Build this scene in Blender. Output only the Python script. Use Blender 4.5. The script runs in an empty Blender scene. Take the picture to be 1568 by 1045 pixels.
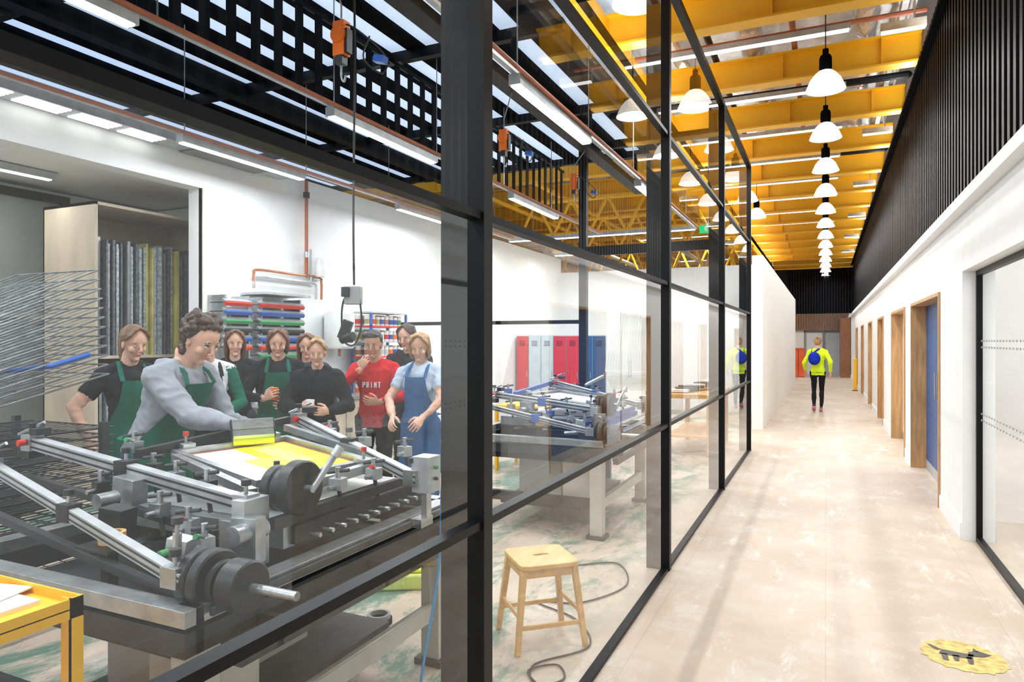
import bpy, math, random
from mathutils import Vector, Matrix, Euler, noise
from mathutils.bvhtree import BVHTree
random.seed(7)
R2=math.radians
scene=bpy.context.scene
try:
    scene.view_settings.view_transform='Standard'
    scene.view_settings.look='None'
    scene.view_settings.exposure=.18
except Exception as e: print(e)

# ------------------------------------------------------------------ materials
def mat(name,col,rough=.5,metal=0,emit=0,var=.06,scale=6,bump=0,bscale=40,coat=0,ecol=None,stretch=None,spec=.5):
    m=bpy.data.materials.new(name); m.use_nodes=True
    nt=m.node_tree; N=nt.nodes; L=nt.links
    b=N['Principled BSDF']
    tc=N.new('ShaderNodeTexCoord'); mp=N.new('ShaderNodeMapping')
    L.new(tc.outputs['Object'],mp.inputs['Vector'])
    if stretch: mp.inputs['Scale'].default_value=stretch
    nz=N.new('ShaderNodeTexNoise'); nz.inputs['Scale'].default_value=scale; nz.inputs['Detail'].default_value=4
    L.new(mp.outputs[0],nz.inputs['Vector'])
    rp=N.new('ShaderNodeValToRGB'); rp.color_ramp.elements[0].position=.3; rp.color_ramp.elements[1].position=.7
    rp.color_ramp.elements[0].color=[max(0,c*(1-var)) for c in col]+[1]
    rp.color_ramp.elements[1].color=[min(1,c*(1+var)) for c in col]+[1]
    L.new(nz.outputs['Fac'],rp.inputs[0]); L.new(rp.outputs[0],b.inputs['Base Color'])
    b.inputs['Roughness'].default_value=rough; b.inputs['Metallic'].default_value=metal
    b.inputs['Specular IOR Level'].default_value=spec
    if coat: b.inputs['Coat Weight'].default_value=coat
    if emit:
        b.inputs['Emission Color'].default_value=list(ecol or col)+[1]
        b.inputs['Emission Strength'].default_value=emit
    if bump:
        n2=N.new('ShaderNodeTexNoise'); n2.inputs['Scale'].default_value=bscale; n2.inputs['Detail'].default_value=3
        L.new(mp.outputs[0],n2.inputs['Vector'])
        bp=N.new('ShaderNodeBump'); bp.inputs['Strength'].default_value=bump; bp.inputs['Distance'].default_value=.02
        L.new(n2.outputs['Fac'],bp.inputs['Height']); L.new(bp.outputs[0],b.inputs['Normal'])
    return m

def glass_mat(name,tint=(.95,.98,.97),f0=.07):
    m=bpy.data.materials.new(name); m.use_nodes=True
    nt=m.node_tree; N=nt.nodes; L=nt.links
    for n in list(N):
        if n.type!='OUTPUT_MATERIAL': N.remove(n)
    out=[n for n in N if n.type=='OUTPUT_MATERIAL'][0]
    lw=N.new('ShaderNodeLayerWeight'); lw.inputs['Blend'].default_value=.5
    p=N.new('ShaderNodeMath'); p.operation='POWER'; p.inputs[1].default_value=5
    L.new(lw.outputs['Facing'],p.inputs[0])
    mu=N.new('ShaderNodeMath'); mu.operation='MULTIPLY_ADD'; mu.inputs[1].default_value=.9; mu.inputs[2].default_value=f0
    L.new(p.outputs[0],mu.inputs[0])
    tr=N.new('ShaderNodeBsdfTransparent'); tr.inputs[0].default_value=list(tint)+[1]
    gl=N.new('ShaderNodeBsdfGlossy'); gl.inputs['Roughness'].default_value=.0; gl.inputs[0].default_value=(1,1,1,1)
    mx=N.new('ShaderNodeMixShader')
    L.new(mu.outputs[0],mx.inputs[0]); L.new(tr.outputs[0],mx.inputs[1]); L.new(gl.outputs[0],mx.inputs[2])
    L.new(mx.outputs[0],out.inputs[0])
    return m

def floor_mat():
    m=bpy.data.materials.new('worn_painted_floor'); m.use_nodes=True
    nt=m.node_tree; N=nt.nodes; L=nt.links; b=N['Principled BSDF']
    tc=N.new('ShaderNodeTexCoord')
    def nz(s,d=6,r=.6,st=None,dist=0):
        mp=N.new('ShaderNodeMapping'); L.new(tc.outputs['Object'],mp.inputs[0])
        if st: mp.inputs['Scale'].default_value=st
        n=N.new('ShaderNodeTexNoise'); n.inputs['Scale'].default_value=s; n.inputs['Detail'].default_value=d; n.inputs['Roughness'].default_value=r
        n.inputs['Distortion'].default_value=dist
        L.new(mp.outputs[0],n.inputs[0]); return n.outputs['Fac']
    def ramp(f,p0,p1,c0=(0,0,0),c1=(1,1,1)):
        r=N.new('ShaderNodeValToRGB'); e=r.color_ramp.elements
        e[0].position=p0;e[1].position=p1;e[0].color=list(c0)+[1];e[1].color=list(c1)+[1]
        L.new(f,r.inputs[0]); return r.outputs[0]
    def mix(f,a,c,t='MIX'):
        x=N.new('ShaderNodeMixRGB'); x.blend_type=t
        if isinstance(f,float): x.inputs[0].default_value=f
        else: L.new(f,x.inputs[0])
        for k,i in ((a,1),(c,2)):
            if isinstance(k,tuple): x.inputs[i].default_value=list(k)+[1]
            else: L.new(k,x.inputs[i])
        return x.outputs[0]
    base=ramp(nz(.8,8,.7),.36,.64,(.50,.39,.30),(.63,.52,.42))
    blot=ramp(nz(2.0,10,.78),.50,.66,(0,0,0),(.6,.6,.6))
    base=mix(blot,base,(.68,.63,.56))
    smear=ramp(nz(3.2,10,.80,(1.3,.35,1),.3),.54,.64,(0,0,0),(.6,.6,.6))
    base=mix(smear,base,(.78,.76,.73))
    fleck=ramp(nz(16,8,.85),.62,.70,(0,0,0),(.4,.4,.4))
    base=mix(fleck,base,(.82,.81,.79))
    dark=ramp(nz(6,10,.85),.58,.72,(0,0,0),(.35,.35,.35))
    base=mix(dark,base,(.32,.26,.21))
    mp=N.new('ShaderNodeMapping'); L.new(tc.outputs['Object'],mp.inputs[0]); mp.inputs['Rotation'].default_value=(0,0,R2(90))
    br=N.new('ShaderNodeTexBrick'); br.inputs['Scale'].default_value=1; br.inputs['Brick Width'].default_value=6.5; br.inputs['Row Height'].default_value=.9
    br.inputs['Mortar Size'].default_value=.002; br.inputs['Color1'].default_value=(1,1,1,1); br.inputs['Color2'].default_value=(.96,.95,.94,1); br.inputs['Mortar'].default_value=(.80,.76,.72,1)
    L.new(mp.outputs[0],br.inputs[0])
    base=mix(1.0,base,br.outputs['Color'],'MULTIPLY')
    sx=N.new('ShaderNodeSeparateXYZ'); L.new(tc.outputs['Object'],sx.inputs[0])
    mr=N.new('ShaderNodeMapRange'); mr.inputs[1].default_value=-1.0; mr.inputs[2].default_value=-1.5; L.new(sx.outputs['X'],mr.inputs[0])
    g=ramp(nz(1.7,10,.78,(1,.5,1),.4),.47,.56,(0,0,0),(.95,.95,.95))
    mm=N.new('ShaderNodeMath'); mm.operation='MULTIPLY'; L.new(g,mm.inputs[0]); L.new(mr.outputs[0],mm.inputs[1])
    base=mix(mm.outputs[0],base,(.09,.20,.15))
    g2=ramp(nz(1.1,10,.85,None,.4),.60,.68,(0,0,0),(.5,.5,.5))
    base=mix(g2,base,(.46,.58,.50))
    L.new(base,b.inputs['Base Color'])
    rr=N.new('ShaderNodeMapRange'); rr.inputs[3].default_value=.33; rr.inputs[4].default_value=.62
    L.new(nz(4,6,.6),rr.inputs[0]); L.new(rr.outputs[0],b.inputs['Roughness'])
    b.inputs['Specular IOR Level'].default_value=.4
    return m

M={}
def mk(k,*a,**kw):
    M[k]=mat(k,*a,**kw); return M[k]
mk('white_paint',(.84,.85,.86),.6,var=.02,bump=.05,bscale=120)
mk('cream_paint',(.86,.84,.79),.6,var=.03,bump=.05,bscale=120)
mk('black_steel',(.005,.005,.006),.42,var=.2,spec=.2)
mk('black_slat',(.005,.005,.007),.5,var=.3,spec=.12)
mk('black_matt',(.006,.006,.008),.9,var=.2,spec=.05)
mk('yellow_steel',(.97,.51,.012),.45,var=.05,scale=3)
mk('foil',(.84,.82,.77),.34,metal=.35,var=.3,scale=3,bump=1.0,bscale=7)
mk('foil_duct',(.80,.80,.80),.28,metal=.7,var=.35,scale=5,bump=1.0,bscale=12)
mk('oak',(.50,.29,.13),.45,var=.25,scale=5,stretch=(6,6,.6))
mk('blue_paint',(.01,.08,.26),.4,var=.1)
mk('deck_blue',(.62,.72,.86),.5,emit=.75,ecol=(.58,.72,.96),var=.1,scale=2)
mk('alu',(.44,.46,.48),.34,metal=.85,var=.2,scale=14,bump=.1,bscale=60)
mk('alu_light',(.50,.52,.54),.42,metal=.5,var=.16,scale=10)
mk('dark_metal',(.040,.043,.048),.42,metal=.5,var=.3,scale=12)
mk('weight_black',(.009,.010,.012),.42,var=.3,scale=10,bump=.1)
mk('red_plastic',(.62,.03,.02),.4)
mk('orange_plastic',(.85,.17,.01),.4)
mk('green_plastic',(.05,.28,.10),.45)
mk('blue_plastic',(.02,.10,.42),.4)
mk('yellow_ink',(.82,.80,.02),.35,var=.15,scale=4)
mk('mesh_white',(.78,.80,.79),.5,var=.05)
mk('grey_paint',(.28,.29,.30),.5,var=.1)
mk('beige_steel',(.50,.48,.42),.5,var=.08)
mk('birch',(.72,.42,.16),.42,var=.16,scale=5,stretch=(5,.8,5))
mk('plywood',(.50,.42,.32),.55,var=.15,scale=4,stretch=(1,1,.3))
mk('copper',(.50,.20,.10),.35,metal=.6,var=.2)
mk('rust_pipe',(.42,.12,.05),.5,var=.2)
mk('led',(1,1,1),.5,emit=6,var=0)
mk('led_soft',(1,1,1),.5,emit=2.6,var=0)
mk('lamp_shade',(.95,.95,.93),.4,emit=1.2,ecol=(1,.99,.96),var=.02)
mk('locker_red',(.62,.02,.03),.4)
mk('locker_grey',(.50,.58,.64),.4)
mk('locker_blue',(.02,.09,.24),.4)
mk('paper',(.86,.86,.84),.7,var=.02)
mk('grey_panel',(.25,.27,.26),.3,var=.05)
mk('frame_alu',(.42,.46,.49),.45,metal=.4,var=.5,scale=30)
mk('frame_dark',(.13,.14,.15),.45,metal=.4,var=.5,scale=30)
mk('rack_wire',(.18,.195,.205),.5,metal=.5,var=.4,scale=10)
mk('frame_yellow',(.46,.41,.12),.5,var=.3)
mk('lime_cloth',(.62,.75,.20),.8,var=.2,bump=.4)
mk('tub_white',(.82,.82,.81),.4)
mk('wood_slats',(.30,.13,.06),.5,var=.3,stretch=(8,8,.6))
mk('orange_red',(.80,.12,.03),.45)
mk('exit_green',(.02,.5,.18),.4,emit=.8)
mk('grey_fin',(.010,.011,.013),.35,var=.2,spec=.25)
mk('logo_yellow',(.68,.48,.16),.65,var=.4,scale=25)
mk('logo_black',(.10,.085,.07),.65,var=.4)
mk('cable_black',(.015,.015,.015),.5)
mk('cable_blue',(.02,.25,.55),.4)
mk('navy_machine',(.02,.07,.16),.4,coat=.3)
mk('worktop',(.20,.19,.18),.5,var=.2)
mk('plain_grey',(.20,.20,.21),.6)  # plain grey for the upper wall strip and a diffuser panel
GL=glass_mat('clear_glass',f0=.062); GL2=glass_mat('door_glass',(.93,.96,.95),.08)
FM=floor_mat()
def cloth(k,c,b=.32): return mk(k,c,.88,var=.16,scale=9,bump=b,bscale=9,spec=.15)
cloth('c_hoodie',(.28,.295,.335)); cloth('c_white',(.60,.61,.64)); cloth('c_black',(.014,.014,.017)); cloth('c_green',(.008,.11,.072)); cloth('c_red',(.50,.010,.016))
cloth('c_blue',(.04,.115,.27)); cloth('c_hivis',(.66,.90,.03)); cloth('c_grey',(.05,.055,.07)); cloth('c_denim',(.03,.05,.10)); cloth('c_lightblue',(.42,.50,.62)); cloth('c_bag',(.01,.03,.40))
mk('skin_light',(.64,.37,.275),.5,var=.05,scale=20,spec=.3); mk('skin_mid',(.50,.27,.18),.5,var=.05,scale=20,spec=.3)
mk('lips',(.48,.16,.14),.45); mk('eye_white',(.62,.61,.59),.3); mk('iris',(.04,.025,.015),.2)
for k,c in dict(hair_brown=(.045,.022,.012),hair_dark=(.010,.008,.008),hair_blond=(.36,.21,.085),hair_auburn=(.12,.042,.018),hair_lbrown=(.17,.09,.04)).items():
    mk(k,c,.5,var=.45,scale=26,bump=.6,bscale=55,stretch=(1,1,.35))
mk('shoe',(.03,.03,.03),.5); mk('shoe_pink',(.5,.2,.2),.5)

# ------------------------------------------------------------------ mesh builder
def loft(pts,rads,n=12,side=None,rnd=True):
    pts=[Vector(p) for p in pts]
    Rr=[(r,r) if isinstance(r,(int,float)) else r for r in (rads if isinstance(rads,(list,tuple)) else [rads]*len(pts))]
    T=[]
    for i in range(len(pts)):
        if i==0: t=pts[1]-pts[0]
        elif i==len(pts)-1: t=pts[-1]-pts[-2]
        else: t=(pts[i+1]-pts[i]).normalized()+(pts[i]-pts[i-1]).normalized()
        if t.length<1e-6: t=Vector((0,0,1))
        T.append(t.normalized())
    s=Vector(side) if side is not None else (Vector((0,0,1)) if abs(T[0].z)<.9 else Vector((1,0,0)))
    rings=[];
    def ring(c,t,s,ra,rb):
        b=t.cross(s); return [c+s*(ra*math.cos(2*math.pi*j/n))+b*(rb*math.sin(2*math.pi*j/n)) for j in range(n)]
    S=[]
    for t in T:
        q=s-t*s.dot(t)
        if q.length<1e-5: q=t.orthogonal()
        s=q.normalized(); S.append(s)
    caps=(70,42,18)
    p0=pts[0]; rc=min(Rr[0])
    if rnd:
        pole0=p0-T[0]*rc
        for a in caps:
            a=R2(a); rings.append(ring(p0-T[0]*rc*math.sin(a),T[0],S[0],Rr[0][0]*math.cos(a),Rr[0][1]*math.cos(a)))
    else: pole0=p0
    for i in range(len(pts)): rings.append(ring(pts[i],T[i],S[i],*Rr[i]))
    p1=pts[-1]; rc=min(Rr[-1])
    if rnd:
        for a in reversed(caps):
            a=R2(a); rings.append(ring(p1+T[-1]*rc*math.sin(a),T[-1],S[-1],Rr[-1][0]*math.cos(a),Rr[-1][1]*math.cos(a)))
        pole1=p1+T[-1]*rc
    else: pole1=p1
    vs=[pole0]+[v for r in rings for v in r]+[pole1]; fs=[]
    for j in range(n): fs.append((0,1+(j+1)%n,1+j))
    for i in range(len(rings)-1):
        a=1+i*n;b=a+n
        for j in range(n): fs.append((a+j,a+(j+1)%n,b+(j+1)%n,b+j))
    a=1+(len(rings)-1)*n; e=len(vs)-1
    for j in range(n): fs.append((e,a+j,a+(j+1)%n))
    return vs,fs

class MB:
    def __init__(s): s.v=[];s.f=[];s.m=[];s.mats=[]
    def mi(s,m):
        if isinstance(m,str): m=M[m]
        if m not in s.mats: s.mats.append(m)
        return s.mats.index(m)
    def add(s,vs,fs,m,X=None):
        o=len(s.v); k=s.mi(m)
        for v in vs:
            v=Vector(v)
            s.v.append(X@v if X is not None else v)
        for f in fs: s.f.append(tuple(i+o for i in f)); s.m.append(k)
    def box(s,x0,x1,y0,y1,z0,z1,m,X=None):
        x0,x1=min(x0,x1),max(x0,x1); y0,y1=min(y0,y1),max(y0,y1); z0,z1=min(z0,z1),max(z0,z1)
        vs=[(x0,y0,z0),(x1,y0,z0),(x1,y1,z0),(x0,y1,z0),(x0,y0,z1),(x1,y0,z1),(x1,y1,z1),(x0,y1,z1)]
        s.add(vs,[(0,3,2,1),(4,5,6,7),(0,1,5,4),(1,2,6,5),(2,3,7,6),(3,0,4,7)],m,X)
    def obox(s,c,sz,m,rot=(0,0,0)):
        X=Matrix.Translation(c)@Euler([R2(a) for a in rot]).to_matrix().to_4x4()
        a,b,d=[q/2 for q in sz]; s.box(-a,a,-b,b,-d,d,m,X)
    def beam(s,p0,p1,w,h,m):
        p0=Vector(p0);p1=Vector(p1);t=(p1-p0); L=t.length; t.normalize()
        sd=t.cross(Vector((0,0,1)))
        if sd.length<1e-4: sd=Vector((1,0,0))
        sd.normalize(); up=sd.cross(t)
        X=Matrix((( sd.x,t.x,up.x,p0.x),(sd.y,t.y,up.y,p0.y),(sd.z,t.z,up.z,p0.z),(0,0,0,1)))
        s.box(-w/2,w/2,0,L,-h/2,h/2,m,X)
    def cyl(s,p0,p1,r,m,r1=None,n=20):
        vs,fs=loft([p0,p1],[r,r if r1 is None else r1],n,None,False); s.add(vs,fs,m)
    def tube(s,pts,r,m,n=8,side=None,rnd=True): vs,fs=loft(pts,r,n,side,rnd); s.add(vs,fs,m)
    def ell(s,c,r,m,X=None,nu=16,nv=10):
        vs=[(0,0,-1)]
        for i in range(1,nv):
            a=-math.pi/2+math.pi*i/nv
            for j in range(nu):
                t=2*math.pi*j/nu; vs.append((math.cos(a)*math.cos(t),math.cos(a)*math.sin(t),math.sin(a)))
        vs.append((0,0,1)); fs=[]
        for j in range(nu): fs.append((0,1+(j+1)%nu,1+j))
        for i in range(nv-2):
            a=1+i*nu;b=a+nu
            for j in range(nu): fs.append((a+j,a+(j+1)%nu,b+(j+1)%nu,b+j))
        a=1+(nv-2)*nu; e=len(vs)-1
        for j in range(nu): fs.append((e,a+j,a+(j+1)%nu))
        if isinstance(r,(int,float)): r=(r,r,r)
        vs=[Vector((c[0]+v[0]*r[0],c[1]+v[1]*r[1],c[2]+v[2]*r[2])) for v in vs]
        s.add(vs,fs,m,X)
    def lathe(s,prof,c,m,n=28):
        vs=[];fs=[]
        for r,z in prof:
            for j in range(n):
                t=2*math.pi*j/n; vs.append((c[0]+r*math.cos(t),c[1]+r*math.sin(t),c[2]+z))
        for i in range(len(prof)-1):
            for j in range(n): fs.append((i*n+j,i*n+(j+1)%n,(i+1)*n+(j+1)%n,(i+1)*n+j))
        s.add(vs,fs,m)
    def obj(s,name,bevel=0,sharp=38,parent=None,smooth=True):
        me=bpy.data.meshes.new(name); me.from_pydata(s.v,[],s.f)
        for m in s.mats: me.materials.append(m)
        me.polygons.foreach_set('material_index',s.m)
        if smooth:
            me.polygons.foreach_set('use_smooth',[True]*len(s.f))
            try: me.set_sharp_from_angle(angle=R2(sharp))
            except Exception as e: print(e)
        me.update()
        o=bpy.data.objects.new(name,me); scene.collection.objects.link(o)
        if bevel:
            b=o.modifiers.new('bevel','BEVEL'); b.width=bevel; b.segments=2; b.limit_method='ANGLE'; b.angle_limit=R2(50)
        if parent: o.parent=parent
        return o

def crom(pts,k=6):
    P=[Vector(p) for p in pts]; P=[P[0]*2-P[1]]+P+[P[-1]*2-P[-2]]; out=[]
    for i in range(1,len(P)-2):
        for j in range(k):
            t=j/k; a,b,c,d=P[i-1],P[i],P[i+1],P[i+2]
            out.append(.5*((2*b)+(c-a)*t+(2*a-5*b+4*c-d)*t*t+(3*b-a-3*c+d)*t**3))
    out.append(P[-2]); return out

# ------------------------------------------------------------------ people
def remesh(mb,vox,it,rough=0):
    me=bpy.data.meshes.new('t'); me.from_pydata(mb.v,[],mb.f); ob=bpy.data.objects.new('t',me); scene.collection.objects.link(ob)
    r=ob.modifiers.new('r','REMESH'); r.mode='VOXEL'; r.voxel_size=vox
    sm=ob.modifiers.new('s','SMOOTH'); sm.factor=.5; sm.iterations=it
    dg=bpy.context.evaluated_depsgraph_get(); dg.update()
    m2=bpy.data.meshes.new_from_object(ob.evaluated_get(dg))
    bvh=BVHTree.FromPolygons(mb.v,mb.f)
    vs=[v.co.copy() for v in m2.vertices]; fs=[tuple(p.vertices) for p in m2.polygons]
    ms=[]
    for p in m2.polygons:
        h=bvh.find_nearest(p.center); ms.append(mb.m[h[2]] if h[2] is not None else 0)
    if rough:
        for v,n in zip(vs,[q.normal.copy() for q in m2.vertices]):
            f1=noise.noise(Vector((v.x*10,v.y*10,v.z*7)))
            f2=1-abs(noise.noise(Vector((v.x*14+5,v.y*14,v.z*20))))*2.2
            v+=n*(f1*rough+max(0,f2)*rough*.55-.003)
    bpy.data.objects.remove(ob); bpy.data.meshes.remove(me); bpy.data.meshes.remove(m2)
    return vs,fs,ms

def absorb(out,mb,data,X):
    vs,fs,ms=data; o=len(out.v); rm={}
    for v in vs: out.v.append(X@v)
    for f,k in zip(fs,ms):
        out.f.append(tuple(i+o for i in f))
        if k not in rm: rm[k]=out.mi(mb.mats[k])
        out.m.append(rm[k])

def ik(S,W,pole,a=.29,b=.255):
    d=W-S; L=max(.08,min(d.length,a+b-.006)); dn=d.normalized(); W=S+dn*L
    x=(a*a-b*b+L*L)/(2*L); h=math.sqrt(max(0,a*a-x*x)); p=(pole-dn*pole.dot(dn))
    p=p.normalized() if p.length>1e-4 else Vector((0,-1,0))
    return S+dn*x+p*h,W

def hand(mb,W,d,n,curl,right,skin):
    d=Vector(d).normalized(); n=Vector(n); n=(n-d*n.dot(d)).normalized(); s=d.cross(n)*(1 if right else -1)
    mb.tube([W-d*.03,W+d*.01,W+d*.045,W+d*.085],[(.026,.02),(.028,.018),(.039,.017),(.040,.013)],skin,12,side=s)
    Ls=(.070,.079,.074,.058)
    for i in range(4):
        b=W+d*(.083-(.006 if i==3 else 0))+s*(.032-i*.0213)
        sp=s*(.06*(1.5-i)*.5)
        th=0; p=b; pts=[b-d*.015]; 
        for k,(fr,c) in enumerate(zip((.45,.31,.24),(.45,.85,.6))):
            pts.append(p.copy()); th+=c*curl
            dr=(d*math.cos(th)+n*math.sin(th)+sp*(1-k*.3)).normalized(); p=p+dr*Ls[i]*fr
        pts.append(p)
        mb.tube(pts,[.0088,.0088,.0083,.0076,.0062],skin,9)
    b=W+d*.022+s*.02
    p1=b+(s*.8+d*.55+n*.25).normalized()*.036; p2=p1+(s*.35+d*.85+n*(.3+.5*curl)).normalized()*.032; p3=p2+(d*.85+n*(.4+.7*curl)-s*.05).normalized()*.024
    mb.tube([b,p1,p2,p3],[.016,.0125,.0105,.008],skin,10)

def make_head(skin,hair,style,female=False,glasses=False):
    h=MB(); f=.93 if female else 1
    h.ell((0,-.003,.147),(.073,.091,.083),skin,nu=28,nv=18)
    fl=[(.004,.053,.016,.014),(.014,.040,.031,.033),(.034,.024,.0445,.056),(.060,.015,.0545,.069),(.090,.009,.0625,.079),(.120,.003,.068,.086),(.150,0,.070,.088)]
    h.tube([(0,c,z) for z,c,_,_ in fl],[(a*f,d) for _,_,a,d in fl],skin,24,side=(1,0,0),rnd=True)
    h.ell((0,.064,.016),(.017*f,.014,.013),skin)
    for q in (-1,1):
        h.ell((q*.036*f,.054,.084),(.024,.023,.026),skin)
        h.ell((q*.072,-.004,.104),(.008,.016,.029),skin)
        h.ell((q*.029,.0755,.1165),(.0140,.0105,.0070),'eye_white')
        h.ell((q*.0285,.0835,.1163),(.0062,.0045,.0064),'iris')
        h.tube([(q*.045,.0735,.1225),(q*.030,.0835,.1255),(q*.015,.0835,.121)],[.0018,.0026,.0018],hair,8)
        h.tube([(q*.047,.0735,.135),(q*.033,.0835,.1415),(q*.014,.0865,.138)],[.0018,.0028,.0026],hair,8)
        h.ell((q*.0092,.095,.0785),(.0075,.0075,.006),skin)
    h.ell((0,.078,.137),(.043,.010,.009),skin)
    h.tube([(0,.084,.128),(0,.0945,.102),(0,.1035,.0855)],[.0065,.0078,.0092],skin,10)
    h.ell((0,.0815,.0555),(.0205,.0075,.0042),'lips'); h.ell((0,.0805,.0485),(.0175,.008,.005),'lips')
    h.tube([(0,-.02,.05),(0,-.025,-.06)],[.052*f,.054*f],skin,16)
    h.ell((0,-.024,.160),(.081,.090,.085),hair,nu=24,nv=16)
    h.ell((0,-.052,.12),(.074,.062,.082),hair,nu=20,nv=14)
    rr=random.Random(len(hair)+len(style))
    if style in('curly','mop'):
        for k in range(230):
            a=rr.uniform(0,2*math.pi); z=rr.uniform(-1.45,1); zz=max(-1,z)
            q=math.sqrt(max(.40,1-zz*zz)); dx=math.cos(a)*q; dy=math.sin(a)*q
            if dy>.35 and z<.45: continue
            if dy>-.05 and z<-.3: continue
            r=rr.uniform(.013,.023); h.ell((dx*.088,-.02+dy*.099,.158+z*.092),(r,r,r*.9),hair,nu=8,nv=6)
    if style in('long','bob'):
        zend=-.07 if style=='long' else .015
        for k in range(15):
            a=R2(90+80+k*(200/14.))
            x=math.cos(a);y=math.sin(a)
            h.tube([(x*.066,y*.08-.015,.20),(x*.080,y*.093-.015,.13),(x*.082,y*.088-.02,.06),(x*.072,y*.08-.025,zend)],[.019,.019,.018,.011],hair,8)
    if style in('pony','bun','long','bob','back'):
        for q in(-1,1):
            for k in range(4):
                h.tube([(q*(.004+k*.004),.045-k*.02,.236),(q*(.035+k*.006),.070-k*.02,.221-k*.004),(q*(.062+k*.006),.064-k*.022,.185-k*.006),(q*.078,.035-k*.02,.150-k*.006)],[.010,.012,.011,.008],hair,8)
    if style=='pony':
        h.tube([(0,-.09,.17),(0,-.145,.16),(-.0,-.16,.09),(.0,-.14,.0),(.0,-.12,-.06)],[.022,.032,.034,.028,.01],hair,12)
    if style=='bun': h.ell((0,-.090,.215),(.040,.036,.036),hair)
    if style=='short':
        for k in range(11):
            q=(k-5)/5.; h.tube([(q*.055,.02,.238-abs(q)*.02),(q*.062+.008,.062,.222-abs(q)*.015),(q*.062+.012,.082-abs(q)*.02,.198)],[.017,.014,.008],hair,8)
    if glasses:
        for q in(-1,1): h.tube([(q*.031+math.cos(R2(t))*.02,.098,.115+math.sin(R2(t))*.016) for t in range(0,361,30)],.002,'c_black',6)
    return h

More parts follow.
